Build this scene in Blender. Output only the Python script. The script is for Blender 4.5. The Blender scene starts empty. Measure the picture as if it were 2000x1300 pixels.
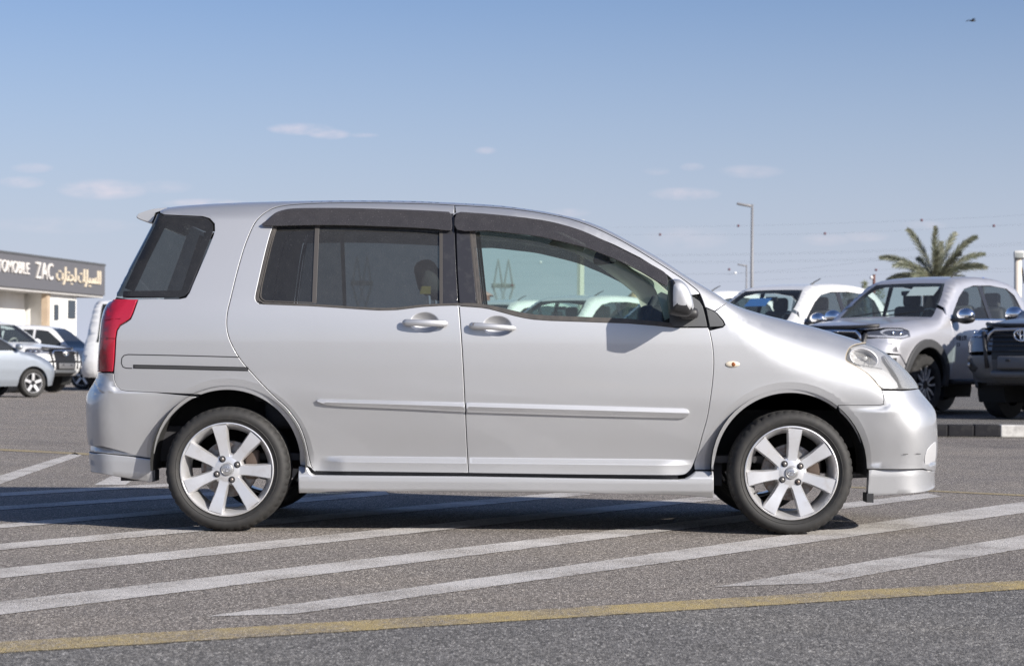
import bpy, bmesh, math, random
import numpy as np
from mathutils import Vector, Matrix, geometry
random.seed(7)
rng = np.random.default_rng(7)
R = math.radians
scene = bpy.context.scene
COL = scene.collection

# ------------------------------------------------------------------ camera
F, VX, HY, ROLL, HC, D = 4233.0, 1032.0, 714.0, R(0.36), 0.745, 9.6
rv = np.array([math.cos(ROLL), 0, math.sin(ROLL)]); uv = np.array([-math.sin(ROLL), 0, math.cos(ROLL)])
cd = bpy.data.cameras.new('camera'); cam = bpy.data.objects.new('camera', cd); COL.objects.link(cam)
cd.sensor_width = 36.0; cd.lens = F / 2000 * 36; cd.shift_x = -(VX - 1000) / 2000; cd.shift_y = (HY - 650) / 2000
cd.clip_start = 0.1; cd.clip_end = 6000
cam.matrix_world = Matrix(((rv[0], uv[0], 0, 0), (0, 0, -1, 0), (rv[2], uv[2], 0, HC), (0, 0, 0, 1)))
cd.dof.use_dof = True; cd.dof.focus_distance = 9.7; cd.dof.aperture_fstop = 7.1
scene.camera = cam

# ------------------------------------------------------------------ sky, sun, exposure
SUN = np.array([1.65, -1.38, 1.05]); SUN /= np.linalg.norm(SUN)
w = bpy.data.worlds.new("World"); scene.world = w; w.use_nodes = True
nt = w.node_tree; N = nt.nodes; L = nt.links
bg = N['Background']; bg.inputs['Strength'].default_value = 0.089
sky = N.new('ShaderNodeTexSky'); sky.sky_type = 'NISHITA'; sky.sun_disc = False
sky.sun_elevation = math.asin(SUN[2]); sky.sun_rotation = math.atan2(SUN[0], SUN[1])
sky.altitude = 0; sky.air_density = 1.0; sky.dust_density = 1.6; sky.ozone_density = 2.0

def mnode(op, a, b=None, c=None, clamp=False):
    n = N.new('ShaderNodeMath'); n.operation = op; n.use_clamp = clamp
    for i, v in enumerate((a, b, c)):
        if v is None: continue
        if isinstance(v, (int, float)): n.inputs[i].default_value = v
        else: L.new(v, n.inputs[i])
    return n.outputs[0]
geo = N.new('ShaderNodeTexCoord'); sep = N.new('ShaderNodeSeparateXYZ'); L.new(geo.outputs['Generated'], sep.inputs[0])
yy = mnode('MAXIMUM', mnode('ABSOLUTE', sep.outputs[1]), 0.02)
cu = mnode('DIVIDE', sep.outputs[0], yy); cv = mnode('DIVIDE', sep.outputs[2], yy)
comb = N.new('ShaderNodeCombineXYZ'); L.new(mnode('MULTIPLY', cu, 60), comb.inputs[0]); L.new(mnode('MULTIPLY', cv, 150), comb.inputs[1])
nz = N.new('ShaderNodeTexNoise'); nz.inputs['Scale'].default_value = 1.0; nz.inputs['Detail'].default_value = 6; nz.inputs['Roughness'].default_value = 0.62
L.new(comb.outputs[0], nz.inputs['Vector'])
mask = None
for (px, py, sx, sy, amp) in [(585, 252, 70, 13, .9), (640, 262, 45, 11, .9), (705, 264, 35, 5, .35), (946, 294, 24, 8, .55), (200, 370, 95, 22, .75), (40, 356, 50, 13, .7), (60, 328, 45, 11, .4),
                             (320, 365, 60, 14, .3), (400, 397, 90, 10, .7), (1335, 379, 75, 14, .7), (1350, 326, 26, 9, .5), (1465, 335, 70, 15, .4), (1280, 335, 30, 8, .25), (1610, 468, 55, 13, .45),
                             (1690, 462, 50, 11, .45), (1110, 415, 45, 9, .5), (1800, 440, 50, 10, .4), (120, 440, 160, 18, .25), (1340, 465, 90, 25, .3)]:
    u0 = (px - VX) / F; v0 = (HY - py) / F + u0 * math.sin(ROLL)
    a = mnode('DIVIDE', mnode('SUBTRACT', cu, u0), sx / F); b = mnode('DIVIDE', mnode('SUBTRACT', cv, v0), sy / F)
    g = mnode('SUBTRACT', 1.0, mnode('ADD', mnode('MULTIPLY', a, a), mnode('MULTIPLY', b, b)), clamp=True)
    g = mnode('MULTIPLY', mnode('POWER', g, 0.9), amp)
    mask = g if mask is None else mnode('MAXIMUM', mask, g)
nn = mnode('MULTIPLY', mnode('SUBTRACT', nz.outputs[0], 0.30), 2.6, clamp=True)
mask = mnode('MULTIPLY', mask, nn, clamp=True)
# dusty air: the low sky is paler and more neutral than clear air
hz = mnode('POWER', mnode('SUBTRACT', 1.0, mnode('MULTIPLY', mnode('MAXIMUM', sep.outputs[2], 0.0), 5.0), clamp=True), 1.3)
mixh = N.new('ShaderNodeMix'); mixh.data_type = 'RGBA'; L.new(mnode('MULTIPLY', hz, 0.9), mixh.inputs['Factor'])
tint = N.new('ShaderNodeMix'); tint.data_type = 'RGBA'; tint.blend_type = 'MULTIPLY'; tint.inputs['Factor'].default_value = 1.0; tint.inputs['B'].default_value = (.62, .695, .90, 1)
L.new(sky.outputs[0], tint.inputs['A']); L.new(tint.outputs['Result'], mixh.inputs['A']); mixh.inputs['B'].default_value = (4.85, 5.15, 6.3, 1)
mixc = N.new('ShaderNodeMix'); mixc.data_type = 'RGBA'; L.new(mnode('MULTIPLY', mask, 0.68), mixc.inputs['Factor'])
L.new(mixh.outputs['Result'], mixc.inputs['A']); mixc.inputs['B'].default_value = (7.0, 6.0, 6.3, 1)
L.new(mixc.outputs['Result'], bg.inputs['Color'])
sd = bpy.data.lights.new('sun', 'SUN'); sun = bpy.data.objects.new('sun', sd); COL.objects.link(sun)
sd.energy = 5.0; sd.angle = R(0.5); sd.color = (1.0, 0.94, 0.86)
sun.rotation_euler = Vector(SUN).to_track_quat('Z', 'Y').to_euler(); sun.location = (20, -15, 20)
scene.view_settings.view_transform = 'Standard'; scene.view_settings.look = 'None'
scene.view_settings.exposure = 0.6; scene.view_settings.gamma = 1.0; scene.view_settings.use_curve_mapping = False
scene.render.engine = 'CYCLES'; scene.cycles.max_bounces = 10; scene.cycles.transparent_max_bounces = 24
scene.cycles.use_denoising = True; scene.cycles.denoiser = 'OPENIMAGEDENOISE'; scene.cycles.denoising_input_passes = 'RGB_ALBEDO_NORMAL'; scene.cycles.denoising_prefilter = 'NONE'; scene.cycles.sample_clamp_indirect = 6

# ------------------------------------------------------------------ pixel helpers (photo pixels -> places in the world)
def ray(px, py):
    return rv * ((px - VX) / F) + uv * ((HY - py) / F) + np.array([0, 1.0, 0])
def at(px, py, Y): return np.array([0, 0, HC]) + ray(px, py) * Y
def ground(px, py, z=0.0):
    d = ray(px, py); return np.array([0, 0, HC]) + d * ((z - HC) / d[2])

# ------------------------------------------------------------------ materials
MATS = {}
def mat(name, color=(.5, .5, .5), rough=.5, metal=0.0, coat=0.0, **kw):
    if name in MATS: return MATS[name]
    m = bpy.data.materials.new(name); m.use_nodes = True
    p = m.node_tree.nodes['Principled BSDF']
    p.inputs['Base Color'].default_value = (*color, 1); p.inputs['Roughness'].default_value = rough; p.inputs['Metallic'].default_value = metal
    p.inputs['Coat Weight'].default_value = coat; p.inputs['Coat Roughness'].default_value = kw.get('coatr', .03)
    if 'spec' in kw: p.inputs['Specular IOR Level'].default_value = kw['spec']
    if kw.get('emit'): p.inputs['Emission Color'].default_value = (*color, 1); p.inputs['Emission Strength'].default_value = kw['emit']
    if 'noise' in kw:                                       # (scale, colour2, contrast) grain, wear or dust
        sc, c2, lo, hi = kw['noise']; n = m.node_tree.nodes; l = m.node_tree.links
        tc = n.new('ShaderNodeTexCoord'); t = n.new('ShaderNodeTexNoise'); t.inputs['Scale'].default_value = sc; t.inputs['Detail'].default_value = 7; t.inputs['Roughness'].default_value = .65
        l.new(tc.outputs['Object'], t.inputs['Vector'])
        mr = n.new('ShaderNodeMapRange'); mr.inputs[1].default_value = lo; mr.inputs[2].default_value = hi; l.new(t.outputs[0], mr.inputs[0])
        mx = n.new('ShaderNodeMix'); mx.data_type = 'RGBA'; l.new(mr.outputs[0], mx.inputs['Factor']); mx.inputs['A'].default_value = (*color, 1); mx.inputs['B'].default_value = (*c2, 1)
        l.new(mx.outputs['Result'], p.inputs['Base Color'])
        if 'bump' in kw:
            bp = n.new('ShaderNodeBump'); bp.inputs['Strength'].default_value = kw['bump']; bp.inputs['Distance'].default_value = .003
            l.new(t.outputs[0], bp.inputs['Height']); l.new(bp.outputs[0], p.inputs['Normal'])
    MATS[name] = m; return m

def glass(name, tint=(.8, .9, .87), haze=0.0, hazec=(.5, .5, .48), ior=1.45, dust=0.0):
    if name in MATS: return MATS[name]
    m = bpy.data.materials.new(name); m.use_nodes = True; n = m.node_tree.nodes; l = m.node_tree.links
    n.remove(n['Principled BSDF']); out = n['Material Output']
    tr = n.new('ShaderNodeBsdfTransparent'); tr.inputs[0].default_value = (*tint, 1)
    gl = n.new('ShaderNodeBsdfGlossy'); gl.inputs['Roughness'].default_value = 0.0
    ge = n.new('ShaderNodeNewGeometry'); dp = n.new('ShaderNodeVectorMath'); dp.operation = 'DOT_PRODUCT'; l.new(ge.outputs['Incoming'], dp.inputs[0]); l.new(ge.outputs['Normal'], dp.inputs[1])
    def mm(op, a, b=None):
        k = n.new('ShaderNodeMath'); k.operation = op
        for i, v in enumerate((a, b)):
            if v is None: continue
            if isinstance(v, (int, float)): k.inputs[i].default_value = v
            else: l.new(v, k.inputs[i])
        return k
    f0 = ((ior - 1) / (ior + 1)) ** 2; fr = mm('ADD', mm('MULTIPLY', mm('POWER', mm('SUBTRACT', 1.0, mm('ABSOLUTE', dp.outputs['Value']).outputs[0]).outputs[0], 5.0).outputs[0], 1 - f0).outputs[0], f0 * 1.6)
    mx = n.new('ShaderNodeMixShader'); l.new(fr.outputs[0], mx.inputs[0]); l.new(tr.outputs[0], mx.inputs[1]); l.new(gl.outputs[0], mx.inputs[2])
    last = mx
    if haze > 0 or dust > 0:
        df = n.new('ShaderNodeBsdfDiffuse'); df.inputs[0].default_value = (*hazec, 1)
        m2 = n.new('ShaderNodeMixShader'); l.new(mx.outputs[0], m2.inputs[1]); l.new(df.outputs[0], m2.inputs[2])
        tc = n.new('ShaderNodeTexCoord'); t = n.new('ShaderNodeTexNoise'); t.inputs['Scale'].default_value = 22; t.inputs['Detail'].default_value = 8; l.new(tc.outputs['Object'], t.inputs['Vector'])
        t2 = n.new('ShaderNodeTexNoise'); t2.inputs['Scale'].default_value = 220; t2.inputs['Detail'].default_value = 2; l.new(tc.outputs['Object'], t2.inputs['Vector'])
        mr = n.new('ShaderNodeMapRange'); mr.inputs[1].default_value = .35; mr.inputs[2].default_value = .75; mr.inputs[3].default_value = haze * .93; mr.inputs[4].default_value = haze * 1.08 + dust * .03; l.new(t.outputs[0], mr.inputs[0])
        sp = n.new('ShaderNodeMapRange'); sp.inputs[1].default_value = .66; sp.inputs[2].default_value = .74; sp.inputs[4].default_value = dust; l.new(t2.outputs[0], sp.inputs[0])
        ad = n.new('ShaderNodeMath'); ad.operation = 'ADD'; l.new(mr.outputs[0], ad.inputs[0]); l.new(sp.outputs[0], ad.inputs[1])
        l.new(ad.outputs[0], m2.inputs[0]); last = m2
    l.new(last.outputs[0], out.inputs['Surface'])
    MATS[name] = m; return m

def paint(name, color, metal=.6, rough=.38, coat=1.0):
    if name in MATS: return MATS[name]
    m = mat(name, color, rough, metal, coat); n = m.node_tree.nodes; l = m.node_tree.links; p = n['Principled BSDF']
    tc = n.new('ShaderNodeTexCoord')
    t = n.new('ShaderNodeTexNoise'); t.inputs['Scale'].default_value = 2.2; t.inputs['Detail'].default_value = 8; t.inputs['Roughness'].default_value = .7; l.new(tc.outputs['Object'], t.inputs['Vector'])
    t2 = n.new('ShaderNodeTexNoise'); t2.inputs['Scale'].default_value = 900; t2.inputs['Detail'].default_value = 1; l.new(tc.outputs['Object'], t2.inputs['Vector'])
    mr = n.new('ShaderNodeMapRange'); mr.inputs[1].default_value = .3; mr.inputs[2].default_value = .75; mr.inputs[3].default_value = .02; mr.inputs[4].default_value = .10; l.new(t.outputs[0], mr.inputs[0])
    p.inputs['Coat IOR'].default_value = 1.75; l.new(mr.outputs[0], p.inputs['Coat Roughness'])
    mx = n.new('ShaderNodeMix'); mx.data_type = 'RGBA'; mx.inputs['A'].default_value = (*[c * .93 for c in color], 1); mx.inputs['B'].default_value = (*[min(1, c * 1.07) for c in color], 1)
    l.new(t2.outputs[0], mx.inputs['Factor'])
    # a film of road dust, uneven
    md = n.new('ShaderNodeMix'); md.data_type = 'RGBA'; m3 = n.new('ShaderNodeMapRange'); m3.inputs[1].default_value = .42; m3.inputs[2].default_value = .8; m3.inputs[4].default_value = .3; l.new(t.outputs[0], m3.inputs[0])
    l.new(m3.outputs[0], md.inputs['Factor']); l.new(mx.outputs['Result'], md.inputs['A']); md.inputs['B'].default_value = (*[c * .8 + .05 * k for c, k in zip(color, (1.2, 1, .8))], 1)
    l.new(md.outputs['Result'], p.inputs['Base Color'])
    return m

SILVER = paint('silver_paint', (.495, .502, .516), .78, .56, .9)
WHITE = paint('white_paint', (.66, .66, .655), 0, .4, .6)
TRUCKSILVER = paint('truck_silver_paint', (.52, .52, .55), .65, .45, .6)
TRUCKGREY = paint('truck_grey_paint', (.17, .175, .19), .55, .42, .7)
BLUESILVER = paint('pale_silver_paint', (.30, .33, .37), .6, .42, .5)
BLACKP = mat('black_plastic', (.022, .022, .024), .5)
DGREY = mat('dark_grey_plastic', (.075, .078, .082), .55)
RUBBER = mat('rubber_trim', (.045, .042, .04), .55, noise=(30, (.08, .07, .06), .4, .75))
GLOSSB = mat('gloss_black', (.03, .03, .034), .16, noise=(25, (.05, .05, .052), .5, .8))
VISOR = glass('smoked_visor', (.085, .08, .085), .13, (.27, .255, .265), 1.5, .25)
TYRE = mat('tyre_rubber', (.020, .0195, .019), .7, noise=(30, (.046, .042, .037), .5, .95), bump=.25)
ALLOY = mat('alloy', (.72, .72, .73), .36, .7, .4, noise=(16, (.56, .52, .47), .52, .9))
STEEL = mat('steel', (.25, .24, .23), .45, .8, noise=(40, (.16, .1, .07), .45, .7))
CHROME = mat('chrome', (.85, .85, .87), .08, 1.0)
DARKIN = mat('dark_interior', (.03, .03, .034), .8)
TRIM = mat('interior_trim', (.40, .39, .36), .8)
HEADLINER = mat('headliner', (.34, .34, .33), .9)
SEAT = mat('seat_fabric', (.07, .07, .075), .9)
G_FRONT = glass('front_glass', (.74, .86, .81), .035, (.5, .5, .47), 1.38, .06)
G_PRIV = glass('privacy_glass', (.27, .30, .31), .06, (.4, .4, .4), 1.42, .12)
G_DARK = glass('dark_privacy_glass', (.16, .175, .18), .05, (.36, .36, .37), 1.42, .12)
G_CLEAR = glass('clear_glass', (.86, .92, .9), .0)
G_TRUCK = glass('truck_glass', (.78, .86, .84), .03, (.5, .5, .5), 1.42, .03)
LENS = glass('headlamp_lens', (.95, .95, .93), .13, (.66, .65, .62), 1.45, .03)
RED = mat('red_lens', (.31, .012, .03), .16, 0, .5)

# ------------------------------------------------------------------ object helpers
def link(o, parent=None):
    COL.objects.link(o)
    if parent is not None: o.parent = parent
    return o
def thing(name, label, cat, loc=(0, 0, 0), rz=0, group=None):
    o = link(bpy.data.objects.new(name, None)); o.empty_display_size = .2
    o.location = tuple(float(v) for v in loc); o.rotation_euler = (0, 0, rz); o['label'] = label; o['category'] = cat
    if group: o['group'] = group
    return o
def tag(o, label, cat, group=None):
    o['label'] = label; o['category'] = cat
    if group: o['group'] = group
    return o
def kind(o, k): o['kind'] = k; return o
def mk(name, verts, faces, mats, parent=None, normals=None, smooth=False, fmat=None):
    me = bpy.data.meshes.new(name); me.from_pydata([tuple(map(float, v)) for v in verts], [], [tuple(map(int, f)) for f in faces])
    for m in (mats if isinstance(mats, (list, tuple)) else [mats]): me.materials.append(m)
    if fmat is not None: me.polygons.foreach_set('material_index', list(map(int, fmat)))
    if smooth or normals is not None: me.polygons.foreach_set('use_smooth', [True] * len(me.polygons))
    me.update()
    if normals is not None: me.normals_split_custom_set_from_vertices([tuple(map(float, n)) for n in normals])
    return link(bpy.data.objects.new(name, me), parent)
class MB:
    """collects boxes, tubes, lathes into one mesh"""
    def __init__(s): s.v = []; s.f = []; s.m = []
    def add(s, vs, fs, m=0):
        b = len(s.v); s.v += [tuple(map(float, v)) for v in vs]; s.f += [tuple(int(i) + b for i in f) for f in fs]; s.m += [m] * len(fs); return s
    def box(s, c, d, m=0, rot=None, taper=1.0):
        x, y, z = [k / 2 for k in d]
        P = [(-x, -y, -z), (x, -y, -z), (x, y, -z), (-x, y, -z), (-x * taper, -y * taper, z), (x * taper, -y * taper, z), (x * taper, y * taper, z), (-x * taper, y * taper, z)]
        if rot is not None: P = [tuple(rot @ Vector(p)) for p in P]
        return s.add([(p[0] + c[0], p[1] + c[1], p[2] + c[2]) for p in P], [(0, 3, 2, 1), (4, 5, 6, 7), (0, 1, 5, 4), (1, 2, 6, 5), (2, 3, 7, 6), (3, 0, 4, 7)], m)
    def rbox(s, c, d, r, m=0, rot=None, seg=2):
        bm = bmesh.new(); bmesh.ops.create_cube(bm, size=1)
        for v in bm.verts: v.co = Vector((v.co.x * d[0], v.co.y * d[1], v.co.z * d[2]))
        bmesh.ops.bevel(bm, geom=list(bm.edges), offset=min(r, min(d) * .49), segments=seg, profile=.5, affect='EDGES')
        if rot is not None: bmesh.ops.transform(bm, matrix=rot.to_4x4(), verts=bm.verts)
        bm.verts.index_update()
        s.add([(v.co.x + c[0], v.co.y + c[1], v.co.z + c[2]) for v in bm.verts], [[v.index for v in f.verts] for f in bm.faces], m); bm.free(); return s
    def tube(s, pts, r, n=8, m=0, cap=True):
        pts = [Vector(p) for p in pts]; rr = r if isinstance(r, (list, tuple)) else [r] * len(pts); vs = []; fs = []
        up = None
        for i, p in enumerate(pts):
            t = (pts[min(i + 1, len(pts) - 1)] - pts[max(i - 1, 0)]).normalized()
            if up is None: up = t.orthogonal().normalized()
            a = (up - t * up.dot(t)).normalized(); up = a; b = t.cross(a)
            for k in range(n):
                q = 2 * math.pi * k / n; vs.append(p + (a * math.cos(q) + b * math.sin(q)) * rr[i])
        for i in range(len(pts) - 1):
            for k in range(n):
                k2 = (k + 1) % n; fs.append((i * n + k, i * n + k2, (i + 1) * n + k2, (i + 1) * n + k))
        if cap: fs.append(tuple(range(n - 1, -1, -1))); fs.append(tuple((len(pts) - 1) * n + k for k in range(n)))
        return s.add(vs, fs, m)
    def ell(s, c, d, n=16, m=0, rot=None):
        vs = []; fs = []; h = n // 2
        for i in range(h + 1):
            th = math.pi * i / h
            for k in range(n):
                q = 2 * math.pi * k / n; p = Vector((d[0] * math.sin(th) * math.cos(q), d[1] * math.sin(th) * math.sin(q), d[2] * math.cos(th)))
                if rot is not None: p = rot @ p
                vs.append((p.x + c[0], p.y + c[1], p.z + c[2]))
        for i in range(h):
            for k in range(n): fs.append((i * n + k, (i + 1) * n + k, (i + 1) * n + (k + 1) % n, i * n + (k + 1) % n))
        return s.add(vs, fs, m)
    def build(s, name, mats, parent=None, smooth=False, auto=None):
        o = mk(name, s.v, s.f, mats, parent, None, smooth, s.m)
        if auto is not None:
            o.data.polygons.foreach_set('use_smooth', [True] * len(o.data.polygons)); o.data.set_sharp_from_angle(angle=R(auto))
        return o

def lathe(mb, c, sg, prof, seg=64, m=0, flip=False):
    vsx = []; fs = []; n = len(prof)
    for i in range(seg):
        a = 2 * math.pi * i / seg
        for (r_, w_) in prof: vsx.append((c[0] + r_ * math.cos(a), c[1] - sg * w_, c[2] + r_ * math.sin(a)))
    for i in range(seg):
        i2 = (i + 1) % seg
        for j in range(n - 1):
            f = (i * n + j, i2 * n + j, i2 * n + j + 1, i * n + j + 1); fs.append(f[::-1] if (sg > 0) != flip else f)
    mb.add(vsx, fs, m)
def crom(pts, k=4, closed=False):
    """Catmull-Rom refinement of a list of tuples"""
    P = np.array(pts, float); n = len(P); out = []
    for i in range(n if closed else n - 1):
        a, b, c, d = (P[(i - 1) % n], P[i], P[(i + 1) % n], P[(i + 2) % n]) if closed else (P[max(i - 1, 0)], P[i], P[i + 1], P[min(i + 2, n - 1)])
        for j in range(k):
            t = j / k; out.append(.5 * ((2 * b) + (-a + c) * t + (2 * a - 5 * b + 4 * c - d) * t * t + (-a + 3 * b - 3 * c + d) * t ** 3))
    if not closed: out.append(P[-1])
    return np.array(out)
def resample(poly, g, closed=True):
    P = np.array(poly, float); n = len(P); out = []
    for i in range(n if closed else n - 1):
        a = P[i]; b = P[(i + 1) % n]; k = max(1, int(math.ceil(np.linalg.norm(b[:2] - a[:2]) / g)))
        for j in range(k): out.append(a + (b - a) * j / k)
    if not closed: out.append(P[-1])
    return np.array(out)
def area2(P): x, z = P[:, 0], P[:, 1]; return .5 * np.sum(x * np.roll(z, -1) - np.roll(x, -1) * z)
def inside(P, poly):
    x, z = P[:, 0][:, None], P[:, 1][:, None]; a = poly; b = np.roll(poly, -1, 0)
    c = ((a[:, 1] > z) != (b[:, 1] > z)) & (x < (b[:, 0] - a[:, 0]) * (z - a[:, 1]) / (b[:, 1] - a[:, 1] + 1e-15) + a[:, 0])
    return c.sum(1) % 2 == 1
def pdist(P, A, B):
    """distance of points to segments; returns (min distance, segment index, t)"""
    d = B - A; l2 = (d ** 2).sum(1) + 1e-15
    t = np.clip(((P[:, None, :] - A[None]) * d[None]).sum(2) / l2, 0, 1)
    q = A[None] + t[..., None] * d[None]; dd = np.sqrt(((P[:, None, :] - q) ** 2).sum(2)); i = dd.argmin(1); r = np.arange(len(P))
    return dd[r, i], i, t[r, i]
def normals2(P, closed=True):
    """outward normals of a CCW polygon / left-to-right path"""
    if closed: t = np.roll(P, -1, 0) - np.roll(P, 1, 0)
    else: t = np.gradient(P, axis=0)
    n = np.stack([t[:, 1], -t[:, 0]], 1); return n / (np.linalg.norm(n, axis=1)[:, None] + 1e-12)
def smoothtable(xs, ys, width, n=600):
    X = np.linspace(xs[0] - .3, xs[-1] + .3, n); dx = X[1] - X[0]
    s0 = (ys[1] - ys[0]) / (xs[1] - xs[0]); s1 = (ys[-1] - ys[-2]) / (xs[-1] - xs[-2])
    Y = np.interp(X, xs, ys); Y = np.where(X < xs[0], ys[0] + (X - xs[0]) * s0, np.where(X > xs[-1], ys[-1] + (X - xs[-1]) * s1, Y))
    k = int(width / dx) * 2 + 1; ker = np.hanning(k + 2)[1:-1]; ker /= ker.sum()
    Y = np.convolve(np.pad(Y, k // 2, mode='edge'), ker, 'valid'); return lambda z: np.interp(z, X, Y)
def sstep(a, b, x): t = np.clip((x - a) / (b - a), 0, 1); return t * t * (3 - 2 * t)

class Surf:
    """a car flank: inset y(x, z) from the widest plane, rounded over along the outline towards roof, nose and tail"""
    def __init__(s, base, half): s.base = base; s.C = half; s.O = None; s.soft = False
    def set_outline(s, O, RR): s.O = O; s.RR = RR
    def y(s, P):
        P = np.asarray(P, float); y = s.base(P[:, 0], P[:, 1])
        if s.O is not None:
            e, d = s.edge(P); nearby = (d > .004) & (d < .30)
            if s.soft and nearby.any():              # soften the ridge where two stretches of outline compete
                Q = P[nearby]; rad = np.minimum(.042, d[nearby] * .75)[:, None]; acc = e[nearby] * 2
                for k in range(8): acc = acc + s.edge(Q + rad * np.array([math.cos(k * math.pi / 4), math.sin(k * math.pi / 4)]))[0]
                e = e.copy(); e[nearby] = acc / 10
            y = y + e
        return y
    def edge(s, P):
        d, i, t = pdist(P, s.O[:-1], s.O[1:]); rr = s.RR[i] * (1 - t)[:, None] + s.RR[i + 1] * t[:, None]
        q = np.clip(1 - d / rr[:, 0], 0, 1); return rr[:, 1] * (1 - np.sqrt(np.maximum(0, 1 - q * q))), d
    def n(s, P, off=None):
        e = .0012; P = np.asarray(P, float)
        f = (lambda Q: s.y(Q)) if off is None else (lambda Q: s.y(Q) + off(Q[:, 0], Q[:, 1]))
        dx = (f(P + [e, 0]) - f(P - [e, 0])) / (2 * e); dz = (f(P + [0, e]) - f(P - [0, e])) / (2 * e)
        if s.O is not None:                     # close to the outline use the outline's own normal
            d, i, t = pdist(P, s.O[:-1], s.O[1:]); on = d < .0016
            if on.any():
                T = s.O[i + 1] - s.O[i]; nn = np.stack([-T[:, 1], T[:, 0]], 1); nn /= np.linalg.norm(nn, axis=1)[:, None] + 1e-12
                dx = np.where(on, nn[:, 0] * 12, dx); dz = np.where(on, nn[:, 1] * 12, dz)
        v = np.stack([dx, -np.ones(len(P)), dz], 1); return v / np.linalg.norm(v, axis=1)[:, None]

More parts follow.
